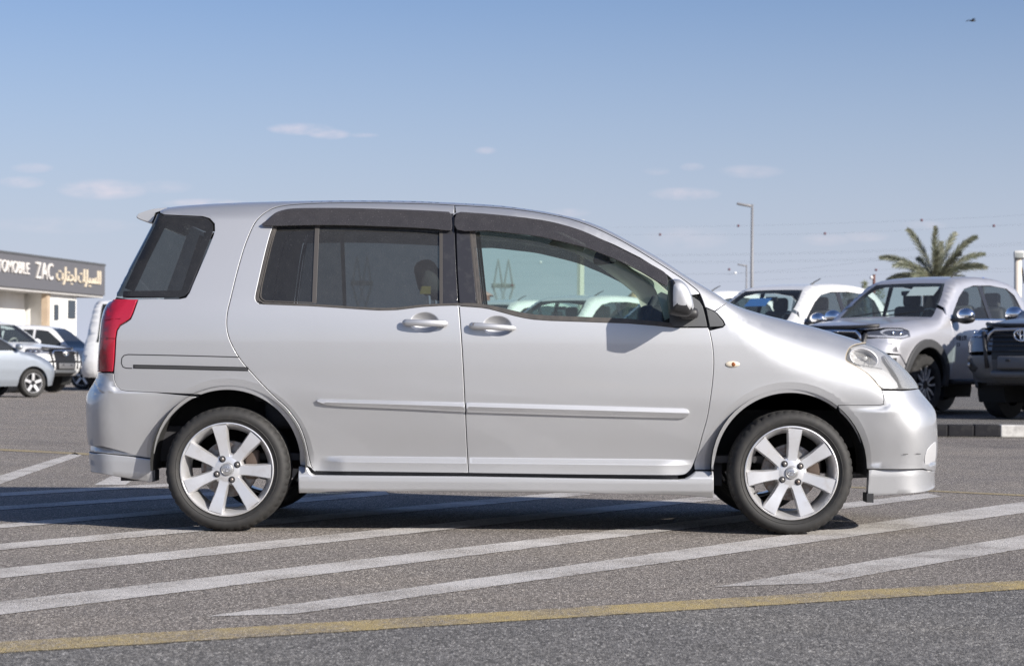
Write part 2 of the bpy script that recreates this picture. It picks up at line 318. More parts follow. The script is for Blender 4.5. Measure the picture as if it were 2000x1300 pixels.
class Car:
    def __init__(s, root, surf): s.root = root; s.S = surf
    def on_sil(s, P):
        if s.S.O is None: return np.zeros(len(P), bool)
        return pdist(P, s.S.O[:-1], s.S.O[1:])[0] < 2e-4
    def sil(s, a, b):
        """outline vertices between the ones nearest to points a and b (either direction)"""
        i = int(((s.S.O - np.array(a)) ** 2).sum(1).argmin()); j = int(((s.S.O - np.array(b)) ** 2).sum(1).argmin())
        return s.S.O[i:j + 1] if i <= j else s.S.O[j:i + 1][::-1]
    def panel(s, name, poly, m, parent=None, side=0, gap=.002, bev=.0025, skirt=.028, grid=.035, off=None, inner=None, extra=None, both=True):
        """one sheet of the flank cut to poly, its rim rolled inwards. side 0 = near (-y), 1 = far"""
        off_f = (lambda x, z: np.zeros_like(x)) if off is None else (off if callable(off) else (lambda x, z, o=off: np.full_like(x, o)))
        P = resample(poly, grid)
        if area2(P) < 0: P = P[::-1]
        keep = np.ones(len(P), bool)
        for i in range(len(P)):
            if np.linalg.norm(P[i] - P[i - 1]) < 1e-5: keep[i] = False
        P = P[keep]; on = s.on_sil(P); nn = normals2(P)
        e0 = np.roll(P, -1, 0) - P; e0 /= np.linalg.norm(e0, axis=1)[:, None]; cosb = np.clip((e0 * np.roll(e0, 1, 0)).sum(1), -.5, 1); mit = 1 / np.sqrt((1 + cosb) / 2 + 1e-6)
        B0 = P - nn * (gap * mit)[:, None] * (~on)[:, None]; B1 = P - nn * ((gap + bev) * mit)[:, None] * (~on)[:, None]
        lo, hi = P.min(0), P.max(0); gx = np.arange(lo[0], hi[0], grid); gz = np.arange(lo[1], hi[1], grid * .87)
        G = np.array([(x + (grid / 2 if k % 2 else 0), z) for k, z in enumerate(gz) for x in gx]) if len(gx) and len(gz) else np.zeros((0, 2))
        X = [G]
        if extra is not None and len(extra):
            E = np.asarray(extra); E = E[(E[:, 0] > lo[0] - .05) & (E[:, 0] < hi[0] + .05) & (E[:, 1] > lo[1] - .05) & (E[:, 1] < hi[1] + .05)]
            if len(E) and len(G):
                far = np.ones(len(G), bool)
                for c_ in range(0, len(G), 400): far[c_:c_ + 400] = (((G[c_:c_ + 400, None, :] - E[None]) ** 2).sum(2)).min(1) > .013 ** 2
                X[0] = G[far]
            X.append(E)
        if on.any():
            O = s.S.O; T = np.gradient(O, axis=0); on_n = np.stack([T[:, 1], -T[:, 0]], 1); on_n /= np.linalg.norm(on_n, axis=1)[:, None]
            for th in (80, 70, 60, 50, 40, 30, 18): X.append(O + on_n * (s.S.RR[:, 0] * (1 - math.sin(R(th))))[:, None])
        X = np.concatenate(X)
        if len(X):
            X = X[inside(X, B1)]
            if len(X):
                dd = pdist(X, B1, np.roll(B1, -1, 0))[0]; X = X[dd > np.minimum(grid * .3, .006)]
        nb = len(B1); V2 = [Vector(p) for p in np.concatenate([B1, X])]
        cv, ce, cf, ov, _, _ = geometry.delaunay_2d_cdt(V2, [(i, (i + 1) % nb) for i in range(nb)], [], 0, 1e-7)
        Q = np.array([tuple(v) for v in cv]); TR = np.array([f for f in cf if len(f) == 3])
        TR = TR[inside(Q[TR].mean(1), B1)]
        a, b, c = Q[TR[:, 0]], Q[TR[:, 1]], Q[TR[:, 2]]; ar = (b[:, 0] - a[:, 0]) * (c[:, 1] - a[:, 1]) - (c[:, 0] - a[:, 0]) * (b[:, 1] - a[:, 1])
        TR = np.where((ar < 0)[:, None], TR[:, ::-1], TR)
        idx = np.full(nb, -1)
        for k, o in enumerate(ov):
            for i in o:
                if i < nb: idx[i] = k
        yq = s.S.y(Q) + off_f(Q[:, 0], Q[:, 1]); nq = s.S.n(Q, off_f if off is not None else None)
        V = [np.stack([Q[:, 0], yq, Q[:, 1]], 1)]; NO = [nq]; FA = [tuple(t) for t in TR]; FM = [0] * len(TR); n0 = len(Q)
        if skirt:
            yb = s.S.y(B0) + off_f(B0[:, 0], B0[:, 1]); nb0 = np.stack([nn[:, 0], -np.ones(nb) * .6, nn[:, 1]], 1); nb0 /= np.linalg.norm(nb0, axis=1)[:, None]
            V.append(np.stack([B0[:, 0], yb + bev, B0[:, 1]], 1)); NO.append(nb0)
            V.append(np.stack([B0[:, 0], yb + skirt, B0[:, 1]], 1)); NO.append(np.stack([nn[:, 0], nn[:, 0] * 0, nn[:, 1]], 1))
            for i in range(nb):
                j = (i + 1) % nb
                if (on[i] and on[j]) or idx[i] < 0 or idx[j] < 0: continue
                FA += [(idx[i], n0 + i, n0 + j, idx[j]), (n0 + i, n0 + nb + i, n0 + nb + j, n0 + j)]; FM += [0, 0]
        if inner is not None:
            b0 = sum(len(v) for v in V); cen = Q.mean(0)
            V.append(np.stack([Q[:, 0], yq + .034, Q[:, 1]], 1)); NO.append(-nq); FA += [(b0 + t[0], b0 + t[2], b0 + t[1]) for t in TR]; FM += [1] * len(TR)
        V = np.concatenate(V); NO = np.concatenate(NO); V[:, 1] -= s.S.C
        if side: V[:, 1] *= -1; NO[:, 1] *= -1; FA = [tuple(f[::-1]) for f in FA]
        return mk(name, V, FA, [m] + ([inner] if inner is not None else []), s.root if parent is None else parent, NO, True, FM)
    def cap(s, name, a, b, m, parent=None, inset=0.0, push=0.0, inner=None, across=8, y0=None, y1=None, crown=0.0):
        """strip of the outline between points a and b carried across the car (roof, bonnet, glass, bumper face)"""
        P = s.sil(a, b)
        if len(P) < 2: return None
        if np.where((s.S.O == P[0]).all(1))[0][0] > np.where((s.S.O == P[-1]).all(1))[0][0]: P = P[::-1]
        T = np.gradient(P, axis=0); nn = np.stack([-T[:, 1], T[:, 0]], 1); nn /= np.linalg.norm(nn, axis=1)[:, None]
        yb = s.S.y(P) + inset - s.S.C; V = []; NO = []; FA = []; FM = []; n = across + 1
        for lay in ([0] if inner is None else [0, 1]):
            b0 = len(V)
            for i in range(len(P)):
                ya = yb[i] if y0 is None else y0; yz = -yb[i] if y1 is None else y1
                for k in range(n):
                    t = k / across; h = crown * 4 * t * (1 - t) + push - lay * .03
                    V.append((P[i][0] + nn[i][0] * h, ya + (yz - ya) * t, P[i][1] + nn[i][1] * h)); sg = -1 if lay else 1; NO.append((sg * nn[i][0], 0, sg * nn[i][1]))
            for i in range(len(P) - 1):
                for k in range(across):
                    f = (b0 + i * n + k, b0 + (i + 1) * n + k, b0 + (i + 1) * n + k + 1, b0 + i * n + k + 1)
                    FA.append(f[::-1] if lay else f); FM.append(lay)
        return mk(name, V, FA, [m] + ([inner] if inner is not None else []), s.root if parent is None else parent, NO, True, FM)
    def ribbon(s, mb, path, width, depth, side=0, m=0):
        """flat dark band behind a seam, or a line lying on the skin (depth < 0)"""
        P = np.asarray(path, float); nn = normals2(P, False); A = P + nn * width / 2; B = P - nn * width / 2
        ya = s.S.y(A) + depth - s.S.C; yb = s.S.y(B) + depth - s.S.C; sg = -1 if side else 1; V = []
        for i in range(len(P)): V += [(A[i][0], ya[i] * sg, A[i][1]), (B[i][0], yb[i] * sg, B[i][1])]
        fs = [(2 * i, 2 * i + 1, 2 * i + 3, 2 * i + 2) for i in range(len(P) - 1)]
        mb.add(V, [f if side else f[::-1] for f in fs], m)

# ------------------------------------------------------------------ ground and markings
def shader(name):
    m = bpy.data.materials.new(name); m.use_nodes = True; return m, m.node_tree.nodes, m.node_tree.links, m.node_tree.nodes['Principled BSDF']
def asphalt(name, dark, mid, light, paintc=None, wear=(.42, .6), scale=1.0):
    """aggregate in binder; with paintc a worn coat of road paint on top of it"""
    m, n, l, p = shader(name); p.inputs['Roughness'].default_value = .88; p.inputs['Specular IOR Level'].default_value = .3
    tc = n.new('ShaderNodeTexCoord')
    def noise(sc, det, rough=.6, dist=0):
        t = n.new('ShaderNodeTexNoise'); t.inputs['Scale'].default_value = sc; t.inputs['Detail'].default_value = det; t.inputs['Roughness'].default_value = rough; t.inputs['Distortion'].default_value = dist
        l.new(tc.outputs['Object'], t.inputs['Vector']); return t.outputs[0]
    def ramp(v, stops):
        r = n.new('ShaderNodeValToRGB'); l.new(v, r.inputs[0]); e = r.color_ramp.elements
        while len(e) < len(stops): e.new(.5)
        for k, (pos, c) in enumerate(stops): e[k].position = pos; e[k].color = (*c, 1)
        return r.outputs[0]
    def mix(f, a, b, typ='MIX'):
        x = n.new('ShaderNodeMix'); x.data_type = 'RGBA'; x.blend_type = typ
        if isinstance(f, float): x.inputs['Factor'].default_value = f
        else: l.new(f, x.inputs['Factor'])
        for k, v in (('A', a), ('B', b)):
            if isinstance(v, tuple): x.inputs[k].default_value = (*v, 1)
            else: l.new(v, x.inputs[k])
        return x.outputs['Result']
    vo = n.new('ShaderNodeTexVoronoi'); vo.inputs['Scale'].default_value = 150 * scale; mp_ = n.new('ShaderNodeMapping'); mp_.inputs['Scale'].default_value = (1, .55, 1); l.new(tc.outputs['Object'], mp_.inputs['Vector']); l.new(mp_.outputs[0], vo.inputs['Vector'])
    vd = n.new('ShaderNodeTexVoronoi'); vd.feature = 'DISTANCE_TO_EDGE'; vd.inputs['Scale'].default_value = 150 * scale; l.new(mp_.outputs[0], vd.inputs['Vector'])
    sepc = n.new('ShaderNodeSeparateColor'); l.new(vo.outputs['Color'], sepc.inputs[0])
    stone = ramp(sepc.outputs[0], [(0, tuple(c * .5 for c in dark)), (.3, dark), (.55, mid), (.84, mid), (.95, light), (1, light)])
    gap = n.new('ShaderNodeMapRange'); gap.inputs[1].default_value = .0; gap.inputs[2].default_value = .18; l.new(vd.outputs[0], gap.inputs[0])
    col = mix(gap.outputs[0], tuple(c * .6 for c in dark), stone)
    fine = ramp(noise(420, 3), [(.3, (.6, .6, .6)), (.7, (1.35, 1.35, 1.35))]); col = mix(1.0, col, fine, 'MULTIPLY')
    big = ramp(noise(.9, 8, .65), [(.3, (.86, .86, .88)), (.5, (1, 1, 1)), (.72, (1.14, 1.12, 1.08))]); col = mix(1.0, col, big, 'MULTIPLY')
    stain = ramp(noise(.35, 5, .6, .6), [(.30, (.72, .72, .74)), (.40, (1, 1, 1)), (.62, (1, 1, 1)), (.75, (1.1, 1.08, 1.05))]); col = mix(1.0, col, stain, 'MULTIPLY')
    hgt = gap.outputs[0]
    if paintc is not None:
        wv = n.new('ShaderNodeMath'); wv.operation = 'ADD'; l.new(noise(75, 5, .7), wv.inputs[0])
        w2 = n.new('ShaderNodeMath'); w2.operation = 'MULTIPLY_ADD'; l.new(noise(2.6, 6, .65), w2.inputs[0]); w2.inputs[1].default_value = .9; w2.inputs[2].default_value = -.45
        l.new(w2.outputs[0], wv.inputs[1])
        mr = n.new('ShaderNodeMapRange'); mr.inputs[1].default_value = wear[0]; mr.inputs[2].default_value = wear[1]; mr.inputs[3].default_value = .9; mr.inputs[4].default_value = .12; l.new(wv.outputs[0], mr.inputs[0])
        pc = mix(1.0, paintc, ramp(noise(160, 4), [(.3, (.72, .72, .72)), (.7, (1.12, 1.12, 1.12))]), 'MULTIPLY')
        col = mix(mr.outputs[0], col, pc)
    l.new(col, p.inputs['Base Color'])
    bp = n.new('ShaderNodeBump'); bp.inputs['Strength'].default_value = .6; bp.inputs['Distance'].default_value = .004; l.new(hgt, bp.inputs['Height']); l.new(bp.outputs[0], p.inputs['Normal'])
    return m
ASPH = asphalt('asphalt', (.19, .168, .148), (.335, .302, .272), (.57, .52, .46))
ASPH2 = asphalt('asphalt_newer', (.135, .128, .120), (.262, .250, .236), (.47, .45, .42))
WHITEP = asphalt('worn_white_marking', (.19, .168, .148), (.335, .302, .272), (.57, .52, .46), (.60, .575, .55), (.41, .72))
YELLOWP = asphalt('worn_yellow_marking', (.19, .168, .148), (.335, .302, .272), (.57, .52, .46), (.47, .36, .15), (.36, .64))
YELLOWT = asphalt('thin_yellow_marking', (.19, .168, .148), (.335, .302, .272), (.57, .52, .46), (.36, .29, .16), (.42, .75))

def sheet(name, pts, z, m):
    o = mk(name, [(p[0], p[1], z) for p in pts], [tuple(range(len(pts)))] if area2(np.array([p[:2] for p in pts], float)) > 0 else [tuple(range(len(pts)))[::-1]], m); return kind(o, 'structure')
sheet('ground', [(-2500, -2500), (2500, -2500), (2500, 2500), (-2500, 2500)], 0, ASPH)
# the strip on the near side of the yellow line is a newer, cooler surface
ya, yb = ground(0, 1268), ground(2000, 1148)
dirv = (yb - ya) / np.linalg.norm(yb - ya); e1, e2 = ya - dirv * 25, yb + dirv * 25
sheet('road_lane', [(e1[0], e1[1]), (e1[0] + 6, e1[1] - 40), (e2[0] + 6, e2[1] - 40), (e2[0], e2[1])], .0014, ASPH2)
def strip(name, top, bot, m, z=.0022):
    """road marking through photo points along its two edges, refined and slightly ragged"""
    T = np.array([ground(*p)[:2] for p in top]); B = np.array([ground(*p)[:2] for p in bot])
    def straight(P):                                        # a painted edge is straight on the ground: nearest points weigh most
        wt = 1 / P[:, 1] ** 2; m_ = (P * wt[:, None]).sum(0) / wt.sum(); d_ = np.linalg.svd((P - m_) * np.sqrt(wt)[:, None])[2][0]
        return m_ + np.outer((P - m_) @ d_, d_)
    T, B = straight(T), straight(B)
    def ref(P):
        Q = resample(P, .045, False); Q = Q + rng.normal(0, .0032, Q.shape); return Q
    T, B = ref(T), ref(B); P = list(T) + list(B[::-1])
    V = [Vector(p) for p in P]; tri = geometry.tessellate_polygon([[v.to_3d() for v in V]])
    f = []
    for t in tri:
        a, b, c = (V[i] for i in t); f.append(t if (b - a).cross(c - a) > 0 else t[::-1])
    return kind(mk(name, [(p[0], p[1], z) for p in P], f, m), 'structure')
for top, bot in [
    ([(1405, 1147), (1575, 1115), (1750, 1085), (2000, 1045), (2150, 1022)], [(1600, 1139), (1750, 1115), (1850, 1095), (2000, 1072), (2150, 1046)]),
    ([(425, 1207), (550, 1182), (700, 1160), (1000, 1120), (1250, 1085), (1400, 1057), (1525, 1045), (1725, 1015), (2000, 982), (2150, 964)], [(560, 1198), (700, 1180), (1000, 1145), (1250, 1110), (1450, 1077), (1600, 1056), (1750, 1032), (2000, 1001), (2150, 982)]),
    ([(-120, 1192), (0, 1177), (250, 1147), (500, 1112), (750, 1082), (1000, 1057), (1175, 1038), (1400, 1009), (1655, 980), (1855, 965)], [(-120, 1218), (0, 1202), (250, 1167), (500, 1137), (750, 1105), (1000, 1075), (1200, 1050), (1400, 1024), (1655, 992), (1855, 970)]),
    ([(-120, 1121), (0, 1107), (250, 1088), (500, 1062), (650, 1045), (800, 1030), (1000, 1009), (1250, 979), (1420, 963)], [(-120, 1140), (0, 1125), (250, 1106), (500, 1078), (750, 1050), (1000, 1022), (1250, 990), (1420, 972)]),
    ([(-120, 1075), (0, 1060), (200, 1044), (350, 1029), (650, 1002), (1000, 971), (1150, 957)], [(-120, 1088), (0, 1072), (175, 1057), (370, 1040), (650, 1013), (1000, 981), (1150, 966)]),
    ([(-120, 1035), (0, 1022), (125, 1012), (350, 994), (575, 974), (750, 958)], [(-120, 1043), (0, 1030), (125, 1020), (350, 1001), (575, 984), (750, 966)]),
    ([(-120, 997), (0, 988), (350, 966), (600, 948)], [(-120, 1004), (0, 996), (350, 973), (600, 955)]),
    ([(-120, 970), (0, 961), (300, 946), (480, 936)], [(-120, 977), (0, 968), (300, 952), (480, 941)]),
    ([(-80, 951), (0, 932), (125, 888), (150, 884)], [(-80, 972), (0, 948), (60, 922), (162, 889)]),
    ([(185, 947), (217, 928), (235, 921)], [(245, 947), (262, 934), (280, 925)])]:
    strip('hatch_marking', top, bot, WHITEP)
strip('yellow_line', [(-150, 1269), (0, 1257), (500, 1221), (1000, 1188), (1500, 1160), (2000, 1137), (2150, 1130)], [(-150, 1291), (0, 1278), (500, 1242), (1000, 1208), (1500, 1179), (2000, 1154), (2150, 1147)], YELLOWP, .0036)
strip('thin_yellow_line', [(-200, 867), (0, 875), (172, 884), (400, 897)], [(-200, 870), (0, 879), (172, 888), (400, 901)], YELLOWT)
strip('thin_yellow_line', [(1640, 948), (1820, 959), (2000, 966), (2150, 972)], [(1640, 950), (1820, 962), (2000, 969), (2150, 975)], YELLOWT)

# ------------------------------------------------------------------ the minivan
C = 0.845
XC = (1000 - VX) / 441
van = thing('minivan', 'silver minivan parked side-on in the foreground with smoked rain visors', 'minivan', (0, D + C, 0))
vz = smoothtable([.08, .15, .22, .30, .45, .6, .75, .86, .95, 1.02, 1.1, 1.2, 1.3, 1.4, 1.5, 1.6], [.116, .112, .108, .098, .054, .021, .005, 0, .007, .022, .053, .093, .136, .180, .226, .275], .07)
WR = at(443, 920, D + .03); WF = at(1546, 924, D + .03)
ARR = at(443, 905, D); ARF = at(1543, 912, D)
LEDGE = [(at(628, 903, D), at(660, 896, D)), (at(1290, 900, D), at(1368, 912, D))]
def van_base(x, z):
    y = vz(z) + .020 * ((x - XC) / 1.5) ** 2
    for A in (ARR, ARF):
        r = np.hypot(x - A[0], z - A[2]); y = y + .16 * np.clip(.377 - r, 0, .05) - .004 * (1 - sstep(.30, .40, r))
    zl = .333 - .004 * (x - XC); mk_ = sstep(at(618, 900, D)[0], at(672, 900, D)[0], x) * (1 - sstep(at(1285, 900, D)[0], at(1372, 900, D)[0], x))
    y = y - .026 * mk_ * np.clip((zl - z) / .023, 0, 1) * sstep(.20, .27, z)
    for hx, hy in ((829, 630), (971, 637)):
        h = at(hx, hy, D); q = ((x - h[0]) / .064) ** 2 + ((z - h[2]) / .047) ** 2; y = y + .028 * np.clip(1 - q, 0, 1) ** 1.15
    return y
VS = Surf(van_base, C)
def vxz(p, off=0.0):
    px, py = p[0], p[1]; Y = D + .05
    for _ in range(8):
        q = at(px, py, Y); Y = D + float(VS.y(np.array([[q[0], q[2]]]))[0]) + off
    return (q[0], q[2])
def vpoly(pts, k=0, off=0.0, closed=True):
    P = crom(pts, k, closed) if k else np.array(pts, float); return np.array([vxz(p, off) for p in P])
OUT = [(178, 917, .14, .42), (175, 900, .14, .42), (174, 880, .14, .42), (171, 862, .14, .42), (169, 835, .14, .42), (168, 800, .14, .42), (168, 783, .14, .42), (171, 767, .14, .42), (179, 753, .14, .42), (187, 738, .13, .40), (190, 727, .11, .33),
       (191, 690, .065, .22), (194, 655, .06, .21), (197, 627, .06, .2), (203, 604, .06, .2), (212, 590, .06, .20), (222, 581, .05, .18), (250, 527, .05, .18), (275, 480, .05, .18), (300, 432, .05, .18), (308, 415, .05, .17), (322, 407, .05, .18), (345, 402.5, .06, .20),
       (380, 399.5, .06, .2), (420, 397, .06, .2), (480, 394.5, .06, .2), (550, 392.5, .06, .2), (620, 391, .06, .2), (700, 390.5, .06, .2), (800, 391.5, .06, .2), (860, 394, .06, .2), (900, 395.8, .06, .2), (975, 400.5, .06, .2), (1050, 410.5, .05, .2),
       (1090, 418, .05, .18), (1130, 427, .045, .15), (1160, 437, .04, .12), (1190, 450, .04, .11), (1220, 466, .035, .10), (1250, 482, .035, .09), (1280, 499, .035, .09), (1310, 518, .035, .09), (1340, 538, .035, .09), (1370, 556, .04, .09), (1390, 568, .04, .1), (1410, 580, .045, .1), (1422, 589, .05, .1),
       (1450, 601, .10, .18), (1475, 609, .14, .22), (1500, 616, .18, .25), (1535, 624.5, .22, .28), (1565, 632, .24, .30), (1600, 641, .25, .31), (1637, 652, .25, .33), (1670, 662, .24, .35), (1700, 673, .23, .38), (1720, 682, .22, .42), (1737, 693, .22, .45), (1755, 708, .22, .48), (1775, 728, .22, .50), (1790, 747, .22, .50), (1797, 761, .22, .5),
       (1804, 771, .22, .5), (1812, 781, .22, .5), (1825, 799, .22, .5), (1829, 817, .22, .5), (1830, 838, .22, .5), (1831, 862, .22, .5), (1830, 890, .22, .5), (1825, 920, .22, .5), (1826, 948, .22, .5)]
OP = crom(OUT, 4)
tang = np.gradient(OP[:, :2], axis=0); nx = tang[:, 1].copy(); nzv = tang[:, 0].copy()      # pixel tangent (dx, dy down); outward normal in (x, z)
NO_ = np.stack([tang[:, 1], tang[:, 0]], 1); NO_ /= np.linalg.norm(NO_, axis=1)[:, None]
XZ = []
for (px, py, rx, ry), (n0, n1) in zip(OP, NO_):
    dr = ray(px, py); s_ = max(.006, dr[0] * n0 + dr[2] * n1); th = math.atan(rx / (ry * s_)); yt = ry * (1 - math.cos(th)); q = at(px, py, D + yt)
    for _ in range(4):
        q = at(px, py, D + yt + float(van_base(np.array([q[0]]), np.array([q[2]]))[0]))
    XZ.append((q[0] + n0 * rx * (1 - math.sin(th)), q[2] + n1 * rx * (1 - math.sin(th))))
VS.set_outline(np.array(XZ), OP[:, 2:4]); VS.soft = True
V = Car(van, VS)
def vs(a, b): return V.sil(vxz_raw(a), vxz_raw(b))
def vxz_raw(p):
    i = int(((OP[:, :2] - np.array(p)) ** 2).sum(1).argmin()); return tuple(VS.O[i])

EX = []                                                     # extra sample points where the skin has fine relief
for A in (ARR, ARF):
    for r in (.345, .356, .366, .372, .3755, .3785, .384, .395):
        EX += [(A[0] + r * math.cos(t), A[2] + r * math.sin(t)) for t in np.linspace(-.3, math.pi + .3, 84)]
for dz in (.012, .004, .0005, -.003, -.009, -.015, -.021, -.0235, -.028, -.036, -.05): EX += [(x, .333 - .004 * (x - XC) + dz) for x in np.arange(-1.0, .85, .016)]
for z_ in np.arange(.535, .645, .0085): EX += [(x, z_) for x in np.arange(1.33, 1.92, .02)]
for z_ in np.arange(.60, .70, .0085): EX += [(x, z_) for x in np.arange(-2.0, -1.55, .02)]
for hx, hy in ((829, 630), (971, 637)):
    h = at(hx, hy, D)
    for q in (.12, .35, .55, .72, .85, .94, 1.0, 1.06): EX += [(h[0] + .064 * q * math.cos(t), h[2] + .047 * q * math.sin(t)) for t in np.linspace(0, 2 * math.pi, 44)[:-1]]
EX = np.array(EX)

SLIDE_SEAM = [(888, 401), (825, 398), (700, 396), (625, 397), (575, 399.5), (550, 402.5), (532, 407.5), (517, 416), (504, 427.5), (495, 440), (485, 462), (475, 489), (462, 535), (451, 580), (444, 610), (442.5, 630), (444, 647), (450, 667), (462, 690), (475, 709), (490, 726), (512, 750), (537, 775), (557, 793), (572, 811), (585, 831), (595, 856), (601, 880), (605, 900), (610, 913), (618, 920)]
SEAM_BOT = [(675, 920.7), (915, 923.5)]
B_SEAM = [(915, 923.5), (912.5, 880), (910, 830), (909, 800), (908, 787), (906, 742), (902.5, 680), (899, 630), (896, 592), (892.5, 530), (889.8, 455), (888, 401)]
FD_TOP = [(888, 401), (975, 406), (1025, 411.5), (1060, 417), (1110, 427), (1160, 444), (1210, 468), (1250, 491), (1290, 516), (1330, 542), (1350, 557), (1364, 569), (1372, 586), (1377, 600)]
FD_FRONT = [(1377, 600), (1381, 620), (1386, 645), (1391, 668), (1394, 695), (1394, 720), (1391, 755), (1386, 790), (1381, 818), (1372, 850), (1362, 886), (1353, 910), (1346, 920), (1337, 926.5), (1325, 928)]
def arc(cx, cy, r, a0, a1, n=40): return [(cx + r * math.cos(R(a)), cy - r * math.sin(R(a))) for a in np.linspace(a0, a1, n)]
ARCH_R = [(586, 908), (585, 898)] + [p for p in arc(443, 905, 143.5, 9, 171, 44)] + [(299.5, 895)]
ARCH_F = [(1692.5, 915), (1691, 895)] + [p for p in arc(1543, 914, 147, 12, 168, 44)] + [(1394.5, 905), (1394, 915)]
BUMP_R_SEAM = [(386, 770), (300, 766), (248, 763.5), (236, 761), (228, 754), (223, 742), (222, 728)]
TAIL_R = [(222, 728), (224.5, 700), (226.5, 660), (229, 645), (235, 636), (246, 629.5), (255, 623), (260, 612), (270, 584)]
SLIDE = crom(SLIDE_SEAM, 3); BS = crom(B_SEAM, 2); FT = crom(FD_TOP, 3); FF = crom(FD_FRONT, 3)
def P2(L_): return [tuple(p[:2]) for p in L_]
QWIN = [(300, 433), (307, 421), (320, 421.5), (395, 425), (408, 429), (416, 438), (416.5, 450), (413, 460), (400, 493), (375, 551), (367, 571), (361, 578.5), (350, 581), (222, 581)]
MU0, MU1, ML0, ML1 = at(622, 779, D), at(1335, 797, D), at(640, 792, D), at(1330, 817, D)
def mould_off(x, z):
    zu_ = MU0[2] + (x - MU0[0]) / (MU1[0] - MU0[0]) * (MU1[2] - MU0[2]); zl_ = ML0[2] + (x - ML0[0]) / (ML1[0] - ML0[0]) * (ML1[2] - ML0[2])
    v = np.clip((z - zl_) / np.maximum(zu_ - zl_, .01), 0, 1); return -.005 - .013 * np.minimum(np.clip((1 - v) / .45, 0, 1), .55 + .82 * np.clip(v, 0, .55))
MOULD_X = []
for v_ in (.12, .3, .48, .55, .62, .8): MOULD_X += [(x, (1 - v_) * (ML0[2] + (x - ML0[0]) / (ML1[0] - ML0[0]) * (ML1[2] - ML0[2])) + v_ * (MU0[2] + (x - MU0[0]) / (MU1[0] - MU0[0]) * (MU1[2] - MU0[2]))) for x in np.arange(-.96, .76, .02)]
def both(fn):
    for side in (0, 1): fn(side)

